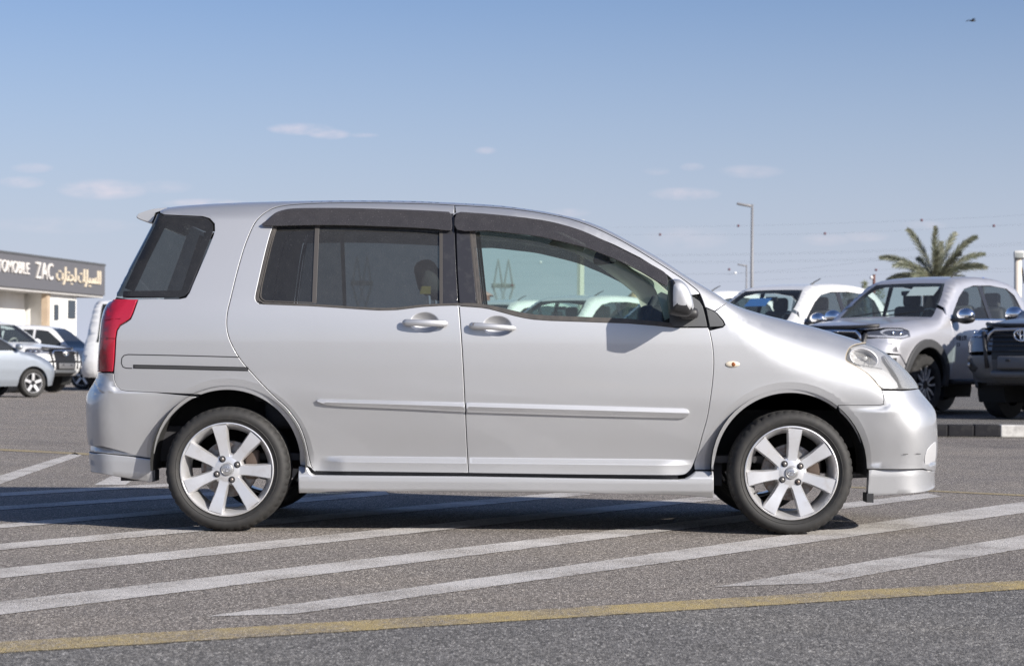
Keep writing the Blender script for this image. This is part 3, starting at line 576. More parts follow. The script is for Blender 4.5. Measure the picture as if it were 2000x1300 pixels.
def build_side(side):
    near = side == 0
    kw = dict(side=side, extra=EX)
    # rear quarter with roof rail and windscreen pillar
    poly = np.concatenate([vs((307, 418), (1422, 589)), vpoly([(1396, 608), (1377, 600)]), vpoly(P2(FT)[::-1][1:]), vpoly(P2(SLIDE)[1:]), vpoly([(612, 921), (604, 911), (600, 909.5)]),
                           vpoly(ARCH_R[:-1])[:40], vpoly([p for p in ARCH_R if p[0] > 386 or p[1] > 908][-1:])[:0], vpoly(BUMP_R_SEAM), vpoly(TAIL_R), vpoly(P2(QWIN)[::-1][1:-1])])
    # (the arch run stops where the bumper seam begins)
    a = [p for p in ARCH_R if not (p[0] < 386)]
    poly = np.concatenate([vs((308, 415), (1422, 589)), vpoly([(1396, 608), (1377, 600)]), vpoly(P2(FT)[::-1][1:]), vpoly(P2(SLIDE)[1:]), vpoly([(605, 912), (600, 909.5)]),
                           vpoly(a), vpoly(BUMP_R_SEAM), vpoly(TAIL_R), vpoly([(300, 583.5), (350, 583.5), (363, 580.5), (369.5, 571.5), (377.5, 552), (402.5, 494), (416, 460), (419, 450), (418.5, 437), (409.5, 427), (396, 422.8), (320, 419.5)])])
    q = V.panel('quarter_panel', poly, SILVER, inner=TRIM, bev=.0018, gap=.0016, **kw)
    mb = MB(); V.ribbon(mb, vpoly([(466, 697), (350, 694), (250, 692), (242, 694), (238, 699), (237, 709), (240, 716), (246, 718.5), (258, 719)]), .0045, -.0006, side)
    mb.build('rail_cover_seam', BLACKP, q)
    mb = MB(); V.ribbon(mb, vpoly([(260, 715.5), (340, 717), (420, 719), (485, 720.5)]), .018, -.0012, side); mb.build('slide_rail', BLACKP, q)
    mb = MB(); V.ribbon(mb, vpoly([(264, 716), (340, 717.3), (420, 719.2), (482, 720.6)]), .0035, -.0042, side); mb.build('rail_track', DGREY, q)
    # quarter window, wraps to the tail
    qw = np.concatenate([vs((222, 581), (308, 415)), vpoly([(320, 421.5), (395, 425), (408, 429), (416, 438), (416.5, 450), (413, 460), (400, 493), (375, 551), (367, 571), (361, 578.5), (350, 581)])])
    g = V.panel('quarter_window', qw, G_DARK, side=side, gap=.001, bev=.001, skirt=.006, off=.0015)
    frit = MB(); V.ribbon(frit, vpoly([(318, 427), (390, 430), (403, 434), (409, 442), (409, 452), (370, 551), (363, 567), (352, 574), (240, 575)]), .032, .005, side); frit.build('window_frit', GLOSSB, g)
    frit = MB(); V.ribbon(frit, vpoly([(252, 566), (278, 510), (300, 466), (318, 430)]), .05, .006, side); frit.build('window_frit', GLOSSB, g)
    # sliding door
    win_l = [(610, 596.5), (517, 593), (506, 591.5), (500, 586), (499.5, 577), (504, 556), (514, 512), (524, 472), (532, 446), (540, 428), (555, 416), (580, 412.5), (700, 414), (875, 418), (888, 419)]
    poly = np.concatenate([vpoly(P2(SLIDE)), vpoly(SEAM_BOT), vpoly(P2(BS)[1:17]), vpoly([(896.5, 595), (860, 596), (825, 598), (800, 601), (775, 604), (740, 604.8), (700, 602.5), (650, 599)]), vpoly(crom(win_l, 2))])
    sdr = V.panel('sliding_door', poly, SILVER, inner=TRIM, **kw)
    V.panel('belt_moulding', np.concatenate([vpoly(crom([(505, 586), (517, 589.5), (610, 593.5), (700, 599), (740, 601), (772, 600.3), (800, 597.3), (825, 594.5), (860, 592.8), (896, 591.6)], 2)), vpoly(crom([(896, 596), (860, 596.8), (825, 599), (800, 602), (775, 605), (740, 605.8), (700, 603.5), (610, 597.5), (515, 594)], 2))]), RUBBER, sdr, side, gap=0, bev=.002, skirt=.02, grid=.02, off=-.003)
    V.panel('window_rubber', vpoly(crom([(500, 586), (499.8, 577), (504, 556), (514, 512), (524, 472), (533, 445), (538, 445), (529, 473), (519, 513), (509, 557), (505.5, 577), (507, 584), (514, 590), (506, 591.5)], 2, True)), RUBBER, sdr, side, gap=0, bev=.001, skirt=.012, grid=.02, off=.002)
    V.panel('window_frame', vpoly(crom([(538, 443), (530, 473), (520, 513), (510, 557), (507, 577), (509, 583), (517, 588.5), (610, 592), (610, 590), (518, 586.5), (511, 582), (509.5, 577), (512, 557), (522, 513), (532, 473), (541, 443)], 1, True)), mat('worn_trim', (.07, .063, .057), .45, .2), sdr, side, gap=0, bev=.0005, skirt=.008, grid=.02, off=.004)
    V.panel('rear_pane', vpoly([(545, 418), (620, 416), (613.5, 590), (518, 587), (510.5, 583), (508.5, 577), (520, 520)]), G_DARK, sdr, side, gap=0, bev=.0005, skirt=0, off=.010)
    V.panel('divider_bar', vpoly([(616, 418), (624.5, 418), (617.5, 592), (609, 592)]), mat('divider_grey', (.06, .055, .052), .5, .1), sdr, side, gap=0, bev=.001, skirt=.012, grid=.03, off=.004)
    V.panel('door_window', vpoly([(623, 416), (700, 414), (863, 419), (860, 596), (800, 602), (740, 605), (617, 598)]), G_PRIV, sdr, side, gap=0, bev=.0005, skirt=0, off=.012)
    V.panel('pillar_trim', vpoly([(864.5, 418), (886.5, 419), (888.5, 480), (891, 535), (894.3, 592), (864.5, 594)]), GLOSSB, sdr, side, gap=0, bev=.0015, skirt=.02, off=.002)
    V.panel('window_channel', vpoly([(858, 418), (864.5, 418), (864.5, 594), (858, 595)]), mat('worn_trim_dark', (.05, .046, .043), .5, .1), sdr, side, gap=0, bev=.001, skirt=.01, off=.003)
    V.panel('rain_visor', vpoly(crom([(516, 441), (524, 428), (537, 416), (555, 409.5), (580, 406.5), (640, 405.8), (700, 406.5), (800, 409.5), (868, 413), (878, 415), (881.5, 423), (882.5, 447), (872, 450.3), (825, 446), (700, 441), (615, 440)], 3, True), off=-.02), VISOR, sdr, side, gap=0, bev=.004, skirt=.016, grid=.02, off=-.022)
    mo = V.panel('side_moulding', vpoly(np.array([(617, 782), (622, 779.3), (640, 779.3), (907, 785.3)]), off=-.01).tolist() + vpoly(np.array([(908.5, 804.5), (800, 799), (675, 794), (640, 791.5), (624, 787)]), off=-.01).tolist(), SILVER, sdr, side, gap=0, bev=.002, skirt=.02, grid=.02, off=mould_off, extra=MOULD_X)
    # front door
    poly = np.concatenate([vpoly(P2(BS)[:17]), vpoly(crom([(896.5, 597), (930, 599), (955, 602), (987, 610.5), (1025, 620), (1075, 625), (1225, 630), (1305, 636.5), (1320, 639), (1383, 639)], 2)), vpoly([p for p in P2(FF) if p[1] > 641]), vpoly([(1125, 926.5)])])
    fdr = V.panel('front_door', poly, SILVER, inner=TRIM, **kw)
    V.panel('window_surround', np.concatenate([vpoly([p for p in P2(FT) if p[1] < 577]), vpoly([(1351, 577), (1302, 537), (1250, 504), (1200, 479), (1160, 462), (1125, 448), (1075, 434), (1025, 426), (925, 418), (890, 417)])]), SILVER, fdr, inner=DARKIN, **kw)
    V.panel('belt_moulding', np.concatenate([vpoly(crom([(896, 591.5), (935, 592.5), (975, 599.5), (1025, 611), (1075, 616), (1225, 622), (1310, 630)], 2)), vpoly(crom([(1318, 640), (1225, 631.5), (1075, 626), (1025, 621), (987, 611.5), (955, 603), (930, 599.5), (897, 597)], 2))]), RUBBER, fdr, side, gap=0, bev=.002, skirt=.02, grid=.02, off=-.003)
    V.panel('door_window', vpoly([(918, 418), (1025, 424), (1100, 440), (1200, 480), (1300, 540), (1330, 565), (1325, 640), (1225, 630), (1075, 624), (1025, 619), (935, 597), (925, 500)]), G_FRONT, fdr, side, gap=0, bev=.0005, skirt=0, off=.012)
    V.panel('pillar_trim', vpoly([(891.3, 418), (914, 419), (918.5, 470), (931, 592), (897.7, 591.5), (894, 535), (891.8, 470)]), GLOSSB, fdr, side, gap=0, bev=.0015, skirt=.02, off=.002)
    V.panel('window_channel', vpoly([(915, 419), (919.5, 419), (924, 475), (935.5, 594), (931.5, 593), (918.8, 470)]), mat('worn_trim', (.07, .063, .057)), fdr, side, gap=0, bev=.001, skirt=.012, off=.003)
    V.panel('window_rubber', vpoly([(919.8, 419), (925, 419), (930, 475), (941, 596), (936, 594.5), (924.2, 475)]), RUBBER, fdr, side, gap=0, bev=.001, skirt=.012, off=.005)
    V.panel('sail_panel', vpoly([(1352, 578.5), (1366, 588), (1372, 598), (1377, 616), (1381.5, 637.5), (1316, 638), (1308, 632), (1307, 560)]), DGREY, fdr, side, gap=0, bev=.002, skirt=.02, off=-.001)
    V.panel('rain_visor', vpoly(crom([(891.5, 416.5), (925, 415.5), (975, 419.5), (1025, 425), (1075, 432.5), (1125, 446), (1162, 461), (1200, 480), (1250, 505), (1290, 526), (1301, 535), (1304, 545), (1303, 556), (1297, 557), (1275, 545), (1250, 530), (1200, 506), (1175, 496), (1150, 486), (1125, 479), (1087, 470), (1050, 462), (1000, 456), (950, 451), (892.5, 449)], 3, True), off=-.02), VISOR, fdr, side, gap=0, bev=.004, skirt=.016, grid=.02, off=-.022)
    V.panel('side_moulding', vpoly(np.array([(910.5, 785.5), (1125, 791), (1334, 797), (1342, 799), (1346, 803)]), off=-.01).tolist() + vpoly(np.array([(1346, 809), (1340, 814.5), (1330, 817), (1125, 811.7), (912, 805)]), off=-.01).tolist(), SILVER, fdr, side, gap=0, bev=.002, skirt=.02, grid=.02, off=mould_off, extra=MOULD_X)
    tp = crom([(1100, 424), (1150, 441), (1200, 465), (1250, 493), (1300, 525), (1340, 554), (1375, 590)], 3); lo_ = crom([(1075, 447), (1130, 462), (1185, 490), (1235, 524), (1275, 556), (1290, 590), (1300, 625)], 3)
    V.panel('pillar_cover', np.concatenate([vpoly(P2(tp)), vpoly(P2(lo_)[::-1])]), mat('pillar_beige', (.46, .46, .41), .8), van, side, gap=0, bev=.004, skirt=.02, grid=.03, off=lambda x, z: .055 + 0 * x)
    # handles
    sg = -1 if not near else 1
    for door, hx, hy, ends in ((sdr, 829, 630, (786, 875)), (fdr, 971, 637, (916, 1008))):
        rear_ = door is sdr
        A = at(ends[0], 629.5 if rear_ else 635.5, D); B = at(ends[1], 632 if rear_ else 641, D); mbh = MB(); n = 23
        pts = []; rad = []
        for i in range(n):
            t = i / (n - 1); x = A[0] + (B[0] - A[0]) * t; z = A[2] + (B[2] - A[2]) * t
            yb = float(vz(np.array([z]))[0]); bow = .030 * math.sin(math.pi * (.15 + .70 * t)) + .004
            pts.append((x, sg * (yb - bow - C), z)); rad.append(1)
        vsx = []; fs = []
        for i, p in enumerate(pts):
            t = i / (n - 1); e = max(.30, math.sqrt(max(0, 1 - abs(2 * t - 1) ** 16)))
            hh = (.0165 * (1 - .25 * t) if rear_ is False else .0155) * e; dd_ = .010 * e
            for k in range(10):
                q = 2 * math.pi * k / 10; ca, sa = math.cos(q), math.sin(q)
                vsx.append((p[0], p[1] + sg * dd_ * math.copysign(abs(ca) ** .7, ca), p[2] + hh * math.copysign(abs(sa) ** .6, sa)))
        for i in range(n - 1):
            for k in range(10): fs.append((i * 10 + k, i * 10 + (k + 1) % 10, (i + 1) * 10 + (k + 1) % 10, (i + 1) * 10 + k))
        fs += [tuple(range(9, -1, -1)), tuple((n - 1) * 10 + k for k in range(10))]
        if not near: fs = [f[::-1] for f in fs]
        mbh.add(vsx, fs).build('door_handle', SILVER, door, auto=50)
        if not rear_:
            k_ = at(927, 634, D); yk = float(vz(np.array([k_[2]]))[0]) - .030 - C
            MB().tube([(k_[0], sg * yk, k_[2]), (k_[0], sg * (yk - .003), k_[2])], .0085, 14).build('key_lock', STEEL, door, auto=40)
    # mirror
    dm = MB(); c0 = at(1328, 590, D - .10)
    cross = [((1311, 546), (1326, 547.5), (1340, 560), (1349, 580), (1352.5, 600), (1350, 611), (1340, 619), (1312, 615), (1305, 606), (1305, 556))]
    outl = np.array([(at(p[0], p[1], D - .10)[0], at(p[0], p[1], D - .10)[2]) for p in crom(cross[0], 3, True)]); cen = outl.mean(0)
    lay = [(-.03, .72, .0), (-.055, .90, .0), (-.10, .985, 0), (-.16, 1.0, 0), (-.205, .98, 0), (-.235, .90, 0), (-.250, .74, 0), (-.257, .4, 0)]
    vm = []; fm = []; mm = []; no_ = len(outl)
    for (yy_, sc, _) in lay:
        for p in outl: vm.append((cen[0] + (p[0] - cen[0]) * sc, sg * (yy_ + .02 - C), cen[1] + (p[1] - cen[1]) * sc))
    zsplit = at(1330, 599, D - .1)[2]
    for i in range(len(lay) - 1):
        for k in range(no_):
            f = (i * no_ + k, i * no_ + (k + 1) % no_, (i + 1) * no_ + (k + 1) % no_, (i + 1) * no_ + k)
            zc = (vm[f[0]][2] + vm[f[2]][2]) / 2; xc = (vm[f[0]][0] + vm[f[2]][0]) / 2
            fm.append(f if sg > 0 else f[::-1]); mm.append(0 if (zc > zsplit - .25 * (xc - cen[0]) and xc > at(1313, 590, D - .1)[0]) else 1)
    cap_ = tuple((len(lay) - 1) * no_ + k for k in range(no_)); fm.append(cap_ if sg > 0 else cap_[::-1]); mm.append(0)
    dm.v = vm; dm.f = fm; dm.m = mm
    mo_ = dm.build('door_mirror', [SILVER, BLACKP], fdr, auto=60)
    sil_c = at(1340, 612, D - .02); foot = MB(); foot.rbox((sil_c[0] + .01, sg * (-.02 - C), sil_c[2]), (.085, .12, .05), .02).build('mirror_foot', BLACKP, fdr, auto=50)
    # wing
    hl = [(1690, 669), (1672, 671.5), (1660, 677.5), (1654, 687), (1651, 700), (1656, 707), (1675, 717), (1695, 731), (1710, 748), (1721, 761)]
    poly = np.concatenate([vpoly([(1396, 608)]), vs((1422, 589), (1687, 668)), vpoly(crom(hl, 2)[1:]), vpoly(crom([(1723, 764), (1726, 777), (1725, 786), (1718, 790.5), (1637, 791)], 2)), vpoly([p for p in ARCH_F if p[0] < 1636]), vpoly([(1394, 917), (1357, 917)]), vpoly([p for p in P2(FF)[::-1] if 639 < p[1] < 908]), vpoly([(1412, 639), (1416.5, 634), (1413, 626), (1401, 612)])])
    fe = V.panel('front_wing', poly, SILVER, gap=.0008, bev=.0012, **kw)
    V.panel('wing_corner_trim', vpoly([(1378.5, 601), (1396, 609), (1400, 612.5), (1411, 626), (1414.5, 633), (1411, 637.5), (1386, 638.5)]), DGREY, fe, side, gap=.001, bev=.002, skirt=.02, off=-.001)
    si = at(1431, 711, D); mbs = MB(); mbs.ell((si[0], sg * (float(VS.y(np.array([[si[0], si[2]]]))[0]) - C), si[2]), (.033, .009, .014), 20); ind = mbs.build('side_indicator', mat('indicator_lens', (.62, .55, .44), .12, 0, .5), fe, smooth=True)
    MB().ell((si[0] + .004, sg * (float(VS.y(np.array([[si[0], si[2]]]))[0]) - C - .0065), si[2]), (.010, .0045, .0095), 12).build('indicator_bulb', mat('amber', (.22, .07, .02), .2), fe, smooth=True)
    # front bumper
    def fb_off(x, z): return -.016 * (1 - sstep(.548, .572 + .06 * sstep(at(1722, 790, D)[0], at(1764, 790, D)[0], x), z)) * sstep(at(1650, 790, D)[0], at(1740, 790, D)[0], x) - .020 * (1 - sstep(at(1700, 912, D)[2] - .002, at(1700, 912, D)[2] + .012, z)) * sstep(at(1690, 900, D)[0], at(1760, 900, D)[0], x)
    poly = np.concatenate([vpoly([(1721, 762.5), (1762, 763)]), vs((1797, 761), (1824, 919)), vpoly([(1800, 914), (1692.5, 915)]), vpoly([p for p in ARCH_F if p[0] > 1637]), vpoly(crom([(1637, 791.4), (1718, 791), (1725.6, 786.5), (1726.8, 777), (1723.6, 764)], 2))])
    V.panel('front_bumper', poly, SILVER, off=fb_off, gap=.0006, bev=.001, **kw)
    poly = np.concatenate([vpoly([(1695, 915.8), (1800, 914.8)]), vs((1824, 920.5), (1826, 948)), vpoly([(1822, 954), (1812, 958.5), (1800, 961), (1760, 965), (1710, 968.5), (1693, 967)])])
    V.panel('front_lip', poly, SILVER, side=side, off=lambda x, z: -.016 - 1.0 * (vz(z) - vz(.29)) + .16 * np.clip(.27 - z, 0, 1) + .3 * np.clip(.185 - z, 0, 1), extra=EX, skirt=.05, grid=.02)
    V.panel('fog_recess', vpoly(crom([(1806, 912), (1804, 896), (1808, 880), (1817, 868), (1826, 862), (1827, 880), (1825, 900), (1818, 918), (1811, 922)], 2, True)), mat('bezel_white_silver', (.52, .52, .53), .42, .3), None, side, gap=0, bev=.004, skirt=.012, grid=.02, off=-.020)
    if near:
        for a_, b__ in (((1762, 886.5), (1772, 885.8)), ((1788, 885.2), (1797, 885.4))):
            sc_ = MB(); V.ribbon(sc_, vpoly(resample([a_, b__], 3, False)), .0028, -.0215, side); sc_.build('bumper_scratch', mat('scratch_dark', (.06, .06, .06), .8), van)
    # headlamp: reflector tub, bowls, bezel, and the clouded lens over them
    def lamp_in(x, z): return np.full_like(x, .05)
    lp = np.concatenate([vs((1690, 669), (1797, 761)), vpoly([(1762, 762.3), (1722, 761.5)]), vpoly(crom(hl, 2)[::-1][1:-1])])
    hd = V.panel('headlight', lp, LENS, side=side, gap=.0015, bev=.003, skirt=.0, grid=.02, off=-.001)
    V.panel('lamp_tub', lp, mat('lamp_silver', (.52, .52, .54), .35, .5), hd, side, gap=.006, bev=.001, skirt=0, grid=.03, off=.055)
    rimp = MB(); V.ribbon(rimp, vpoly(crom(hl, 2)), .007, .001, side); rimp.build('lens_seal', mat('yellowed_seal', (.30, .26, .20), .5), hd)
    for (bx, by, br, bd) in ((1690, 699, .050, .05),):
        b = at(bx, by, D + .08); yq = float(VS.y(np.array([[b[0], b[2]]]))[0]) + .036
        bw = MB(); lathe(bw, (b[0], sg * (yq - .03 - C), b[2]), sg, [(0, -.045), (br * .35, -.042), (br * .7, -.028), (br * .93, -.006), (br, .002), (br * 1.06, 0)], 32); bw.v = [(b[0] + (q[0] - b[0]) * 1.22, q[1], b[2] + (q[2] - b[2]) * .84 - (q[0] - b[0]) * .25) for q in bw.v]; bw.build('lamp_bowl', mat('lamp_chrome', (.66, .66, .68), .38, .5), hd, smooth=True)
        MB().ell((b[0] + .012, sg * (yq - C), b[2]), (.012, .012, .010), 12).build('lamp_bulb', mat('lamp_grey', (.66, .66, .67), .25, .3), hd, smooth=True)
    V.panel('lamp_side_lens', vpoly(crom([(1728, 693), (1738, 697), (1755, 711), (1775, 731), (1789, 750), (1793, 758), (1764, 757.5), (1756, 742), (1744, 722), (1730, 703)], 2, True)), mat('lamp_side_grey', (.40, .40, .40), .16, .5), hd, side, gap=0, bev=.002, skirt=.012, grid=.03, off=.016)
    for q_ in ([(1728, 694), (1742, 716), (1755, 738), (1763, 757)], [(1697, 683), (1700, 699), (1697, 715)], [(1664, 709), (1690, 714), (1724, 720)]):
        lr = MB(); V.ribbon(lr, vpoly(crom(q_, 3)), .004, .012, side); lr.build('lamp_rib', mat('lamp_rib_grey', (.20, .20, .20), .3, .4), hd)
    V.panel('lamp_bezel', vpoly(crom([(1672, 714), (1694, 718), (1726, 722), (1744, 736), (1756, 757), (1724, 757), (1712, 744), (1695, 728)], 2, True)), mat('bezel_white_silver', (.52, .52, .53), .42, .3), hd, side, gap=0, bev=.002, skirt=.01, grid=.03, off=.018)
    # rear bumper
    def rb_off(x, z): return -.012 * (1 - sstep(.612, .634 + .06 * (1 - sstep(at(200, 770, D)[0], at(226, 770, D)[0], x)), z)) * (1 - sstep(at(230, 780, D)[0], at(330, 780, D)[0], x))
    poly = np.concatenate([vs((190, 727), (173, 866)), vpoly(crom([(200, 871), (225, 877), (250, 884), (270, 890), (290, 893.5), (299.5, 895)], 2)), vpoly([p for p in ARCH_R[::-1] if p[0] < 386 and p[1] < 895]), vpoly(BUMP_R_SEAM[1:]), vpoly([(222, 728.5)])])
    V.panel('rear_bumper', poly, SILVER, off=rb_off, gap=.0008, bev=.0012, **kw)
    V.panel('bumper_recess', np.concatenate([vs((173, 868), (174, 882)), vpoly([(200, 884), (250, 889), (290, 894), (268, 888), (240, 881), (205, 871)])]), SILVER, side=side, gap=0, bev=.001, skirt=.0, off=lambda x, z: .004 + .9 * np.clip(z - at(200, 884, D)[2], 0, .03), extra=EX)
    poly = np.concatenate([vs((178, 916), (174, 882)), vpoly([(200, 884.5), (250, 889.5), (293, 895), (301, 895.5), (300.5, 930), (299.5, 941), (294, 942), (250, 934), (205, 925.5)])])
    V.panel('rear_lip', poly, SILVER, side=side, off=lambda x, z: -.016 - 1.0 * (vz(z) - vz(.33)) + .10 * np.clip(.31 - z, 0, 1) + .4 * np.clip(.245 - z, 0, 1), extra=EX, skirt=.06, bev=.004, grid=.02)
    # side skirt
    poly = vpoly([(584.5, 908.5), (599, 910), (603, 914), (608, 922), (615, 926), (640, 926.5), (915, 929), (1125, 932.5), (1325, 935), (1338, 933), (1348, 927), (1358, 918.5), (1392, 918.5), (1392, 971), (1362, 969), (1325, 965.5), (1125, 961.5), (900, 959.5), (700, 957.5), (650, 959), (625, 961), (586, 961.5)])
    V.panel('side_skirt', poly, SILVER, side=side, off=lambda x, z: .037 + .8 * np.clip(z - .252, 0, .1) + .16 * np.clip(.232 - z, 0, 1) + .45 * np.clip(.192 - z, 0, 1) - van_base(x, z), skirt=.12, bev=.004, grid=.014)
    # tail lamp
    poly = np.concatenate([vs((190, 726), (219, 583)), vpoly([(269, 584), (259, 612), (254, 622), (245, 628.5), (234, 635), (228, 644), (225.5, 660), (223.5, 700), (221, 726)])])
    tl = V.panel('tail_light', poly, RED, side=side, off=-.004, extra=EX, gap=.002, bev=.004, grid=.02)
    V.panel('clear_lens', np.concatenate([vs((190, 724), (206, 600)), vpoly(crom([(206, 606), (200.5, 624), (197.5, 645), (195.5, 668), (194.5, 690), (193.5, 724)], 2))]), mat('clear_lens', (.62, .56, .60), .12, .3, .6), tl, side, gap=0, bev=.001, skirt=.003, grid=.02, off=-.0062)
    for lp_, lw_ in (([(197.5, 661), (212, 660), (226, 661)], .004), ([(204, 625), (216, 623), (236, 622)], .003)):
        ln = MB(); V.ribbon(ln, vpoly(lp_), lw_, -.0066, side); ln.build('lens_rib', mat('deep_red', (.2, .006, .012), .2), tl)
    # dark backing behind every seam
    bk = MB()
    for path in (P2(SLIDE), P2(BS), P2(FT), [p for p in P2(FF) if p[1] < 926], SEAM_BOT + [(1325, 928.5)], BUMP_R_SEAM, [(1637, 791), (1718, 791), (1725, 787), (1727, 777), (1722, 762)], [(1692, 915.5), (1760, 915), (1800, 914.5)], TAIL_R[:-1], [(612, 921), (675, 923), (915, 926), (1325, 931)], crom(hl[2:], 2)):
        bk = MB(); V.ribbon(bk, vpoly(path), .03, .026, side); bk.build('seam_backing', DARKIN, van)
both(build_side)
# strips carried across the car
V.cap('bonnet', vxz_raw((1422, 589)), vxz_raw((1755, 708)), SILVER)
V.cap('windscreen', vxz_raw((1090, 418)), vxz_raw((1422, 589)), G_CLEAR)
V.cap('roof', vxz_raw((322, 407)), vxz_raw((1090, 418)), SILVER, inner=HEADLINER)
tg = V.cap('tailgate', vxz_raw((190, 727)), vxz_raw((222, 581)), SILVER, inner=TRIM)
V.cap('rear_window', vxz_raw((222, 581)), vxz_raw((318, 408)), G_CLEAR, tg)
V.cap('rear_bumper', vxz_raw((173, 866)), vxz_raw((190, 727)), SILVER); V.cap('rear_bumper', vxz_raw((178, 917)), vxz_raw((173, 866)), SILVER)
gr = V.cap('grille', vxz_raw((1755, 708)), vxz_raw((1797, 761)), BLACKP)
V.cap('front_bumper', vxz_raw((1797, 761)), vxz_raw((1831, 862)), SILVER); V.cap('lower_grille', vxz_raw((1831, 862)), vxz_raw((1825, 920)), BLACKP); V.cap('front_lip', vxz_raw((1825, 920)), vxz_raw((1826, 948)), SILVER)
# spoiler over the rear window
sp = MB(); prof = [(266, 424), (269, 418), (280, 413.5), (300, 407.5), (330, 404.5), (330, 408), (306, 415), (303, 424), (297, 436), (285, 433), (273, 429)]
pz = np.array([(at(p[0], p[1], D + .34)[0], at(p[0], p[1], D + .34)[2]) for p in crom(prof, 2, True)]); n_ = len(pz); ws = [-.52, -.50, -.3, 0, .3, .50, .52]
for k, y_ in enumerate(ws):
    s_ = .9 if k in (0, 6) else 1.0; c_ = pz.mean(0)
    sp.v += [(c_[0] + (p[0] - c_[0]) * s_, y_, c_[1] + (p[1] - c_[1]) * s_) for p in pz]
for k in range(6): sp.f += [(k * n_ + i, (k + 1) * n_ + i, (k + 1) * n_ + (i + 1) % n_, k * n_ + (i + 1) % n_) for i in range(n_)]
sp.f += [tuple(range(n_)), tuple(6 * n_ + i for i in range(n_ - 1, -1, -1))]; sp.m = [0] * len(sp.f)
so = sp.build('spoiler', SILVER, van, auto=45)
b_ = bmesh.new(); b_.from_mesh(so.data); bmesh.ops.recalc_face_normals(b_, faces=b_.faces); b_.to_mesh(so.data); b_.free(); so.data.set_sharp_from_angle(angle=R(45))

# underside and wheel housings
zu = .19
ub = MB(); ub.box((XC + .0, 0, .27), (1.9, 1.30, .12)); ub.box((WR[0] - .40, 0, .38), (.34, 1.1, .16)); ub.box((1.50, 0, .32), (.30, 1.0, .12)); ub.box((WR[0] - .05, 0, .50), (1.0, .9, .06)); ub.box((WF[0], 0, .60), (.9, 1.0, .1))
ub.tube([(WR[0], -.62, .27), (WR[0], .62, .27)], .035, 10); ub.box((WR[0] - .42, -.62, .24), (.16, .08, .05))
ub.build('underbody', DARKIN, van)
def liner(A, side, r=.345):
    sg = 1 if side == 0 else -1; vsx = []; fs = []; n = 30
    for i in range(n + 1):
        t = R(-6) + (math.pi + R(12)) * i / n
        for yy_ in (-.815, -.50):
            vsx.append((A[0] + r * math.cos(t), sg * yy_, A[2] + r * math.sin(t)))
    for i in range(n): fs.append((2 * i, 2 * i + 1, 2 * i + 3, 2 * i + 2))
    b = len(vsx); fs.append(tuple(2 * i + 1 for i in range(n + 1)))
    return mk('wheel_arch_liner', vsx, fs, mat('liner_black', (.012, .012, .012), .9), van)
for s_ in (0, 1):
    liner(ARR, s_); liner(ARF, s_)
MB().box((WF[0] + .362, -.68, .163), (.03, .12, .04)).build('air_deflector', BLACKP, van)

# ------------------------------------------------------------------ wheels
def tyre_mesh(Rt, Rr, wd, seg=180, sipe=True):
    prof = [(Rr - .001, -.012), (Rr + .004, -.003), (Rr + .014, .006), (Rr + .018, .0085), (Rr + .020, .0065), (Rr + .03, .010), (Rr + (Rt - Rr) * .62, .008), (Rt - .016, .001), (Rt - .008, -.008), (Rt - .003, -.02), (Rt, -.04), (Rt - .007, -.046), (Rt - .007, -.052), (Rt, -.058), (Rt, -wd / 2 + .006), (Rt - .007, -wd / 2 + .003), (Rt - .007, -wd / 2 - .003)]
    prof = prof + [(r_, -wd - w_) for r_, w_ in prof[::-1]]
    return prof
def build_tyre(name, c, sg, Rt, Rr, wd, parent, seg=192):
    pr = tyre_mesh(Rt, Rr, wd); vsx = []; fs = []; n = len(pr)
    for i in range(seg):
        a = 2 * math.pi * i / seg
        for j, (r_, w_) in enumerate(pr):
            q = r_
            if j in (8, 9, 10) and i % 4 == 0: q -= .0045
            vsx.append((c[0] + q * math.cos(a), c[1] - sg * w_, c[2] + q * math.sin(a)))
    for i in range(seg):
        i2 = (i + 1) % seg
        for j in range(n - 1):
            f = (i * n + j, i2 * n + j, i2 * n + j + 1, i * n + j + 1); fs.append(f[::-1] if sg > 0 else f)
    o = mk(name, vsx, fs, TYRE, parent, None, True); o.data.set_sharp_from_angle(angle=R(38)); return o
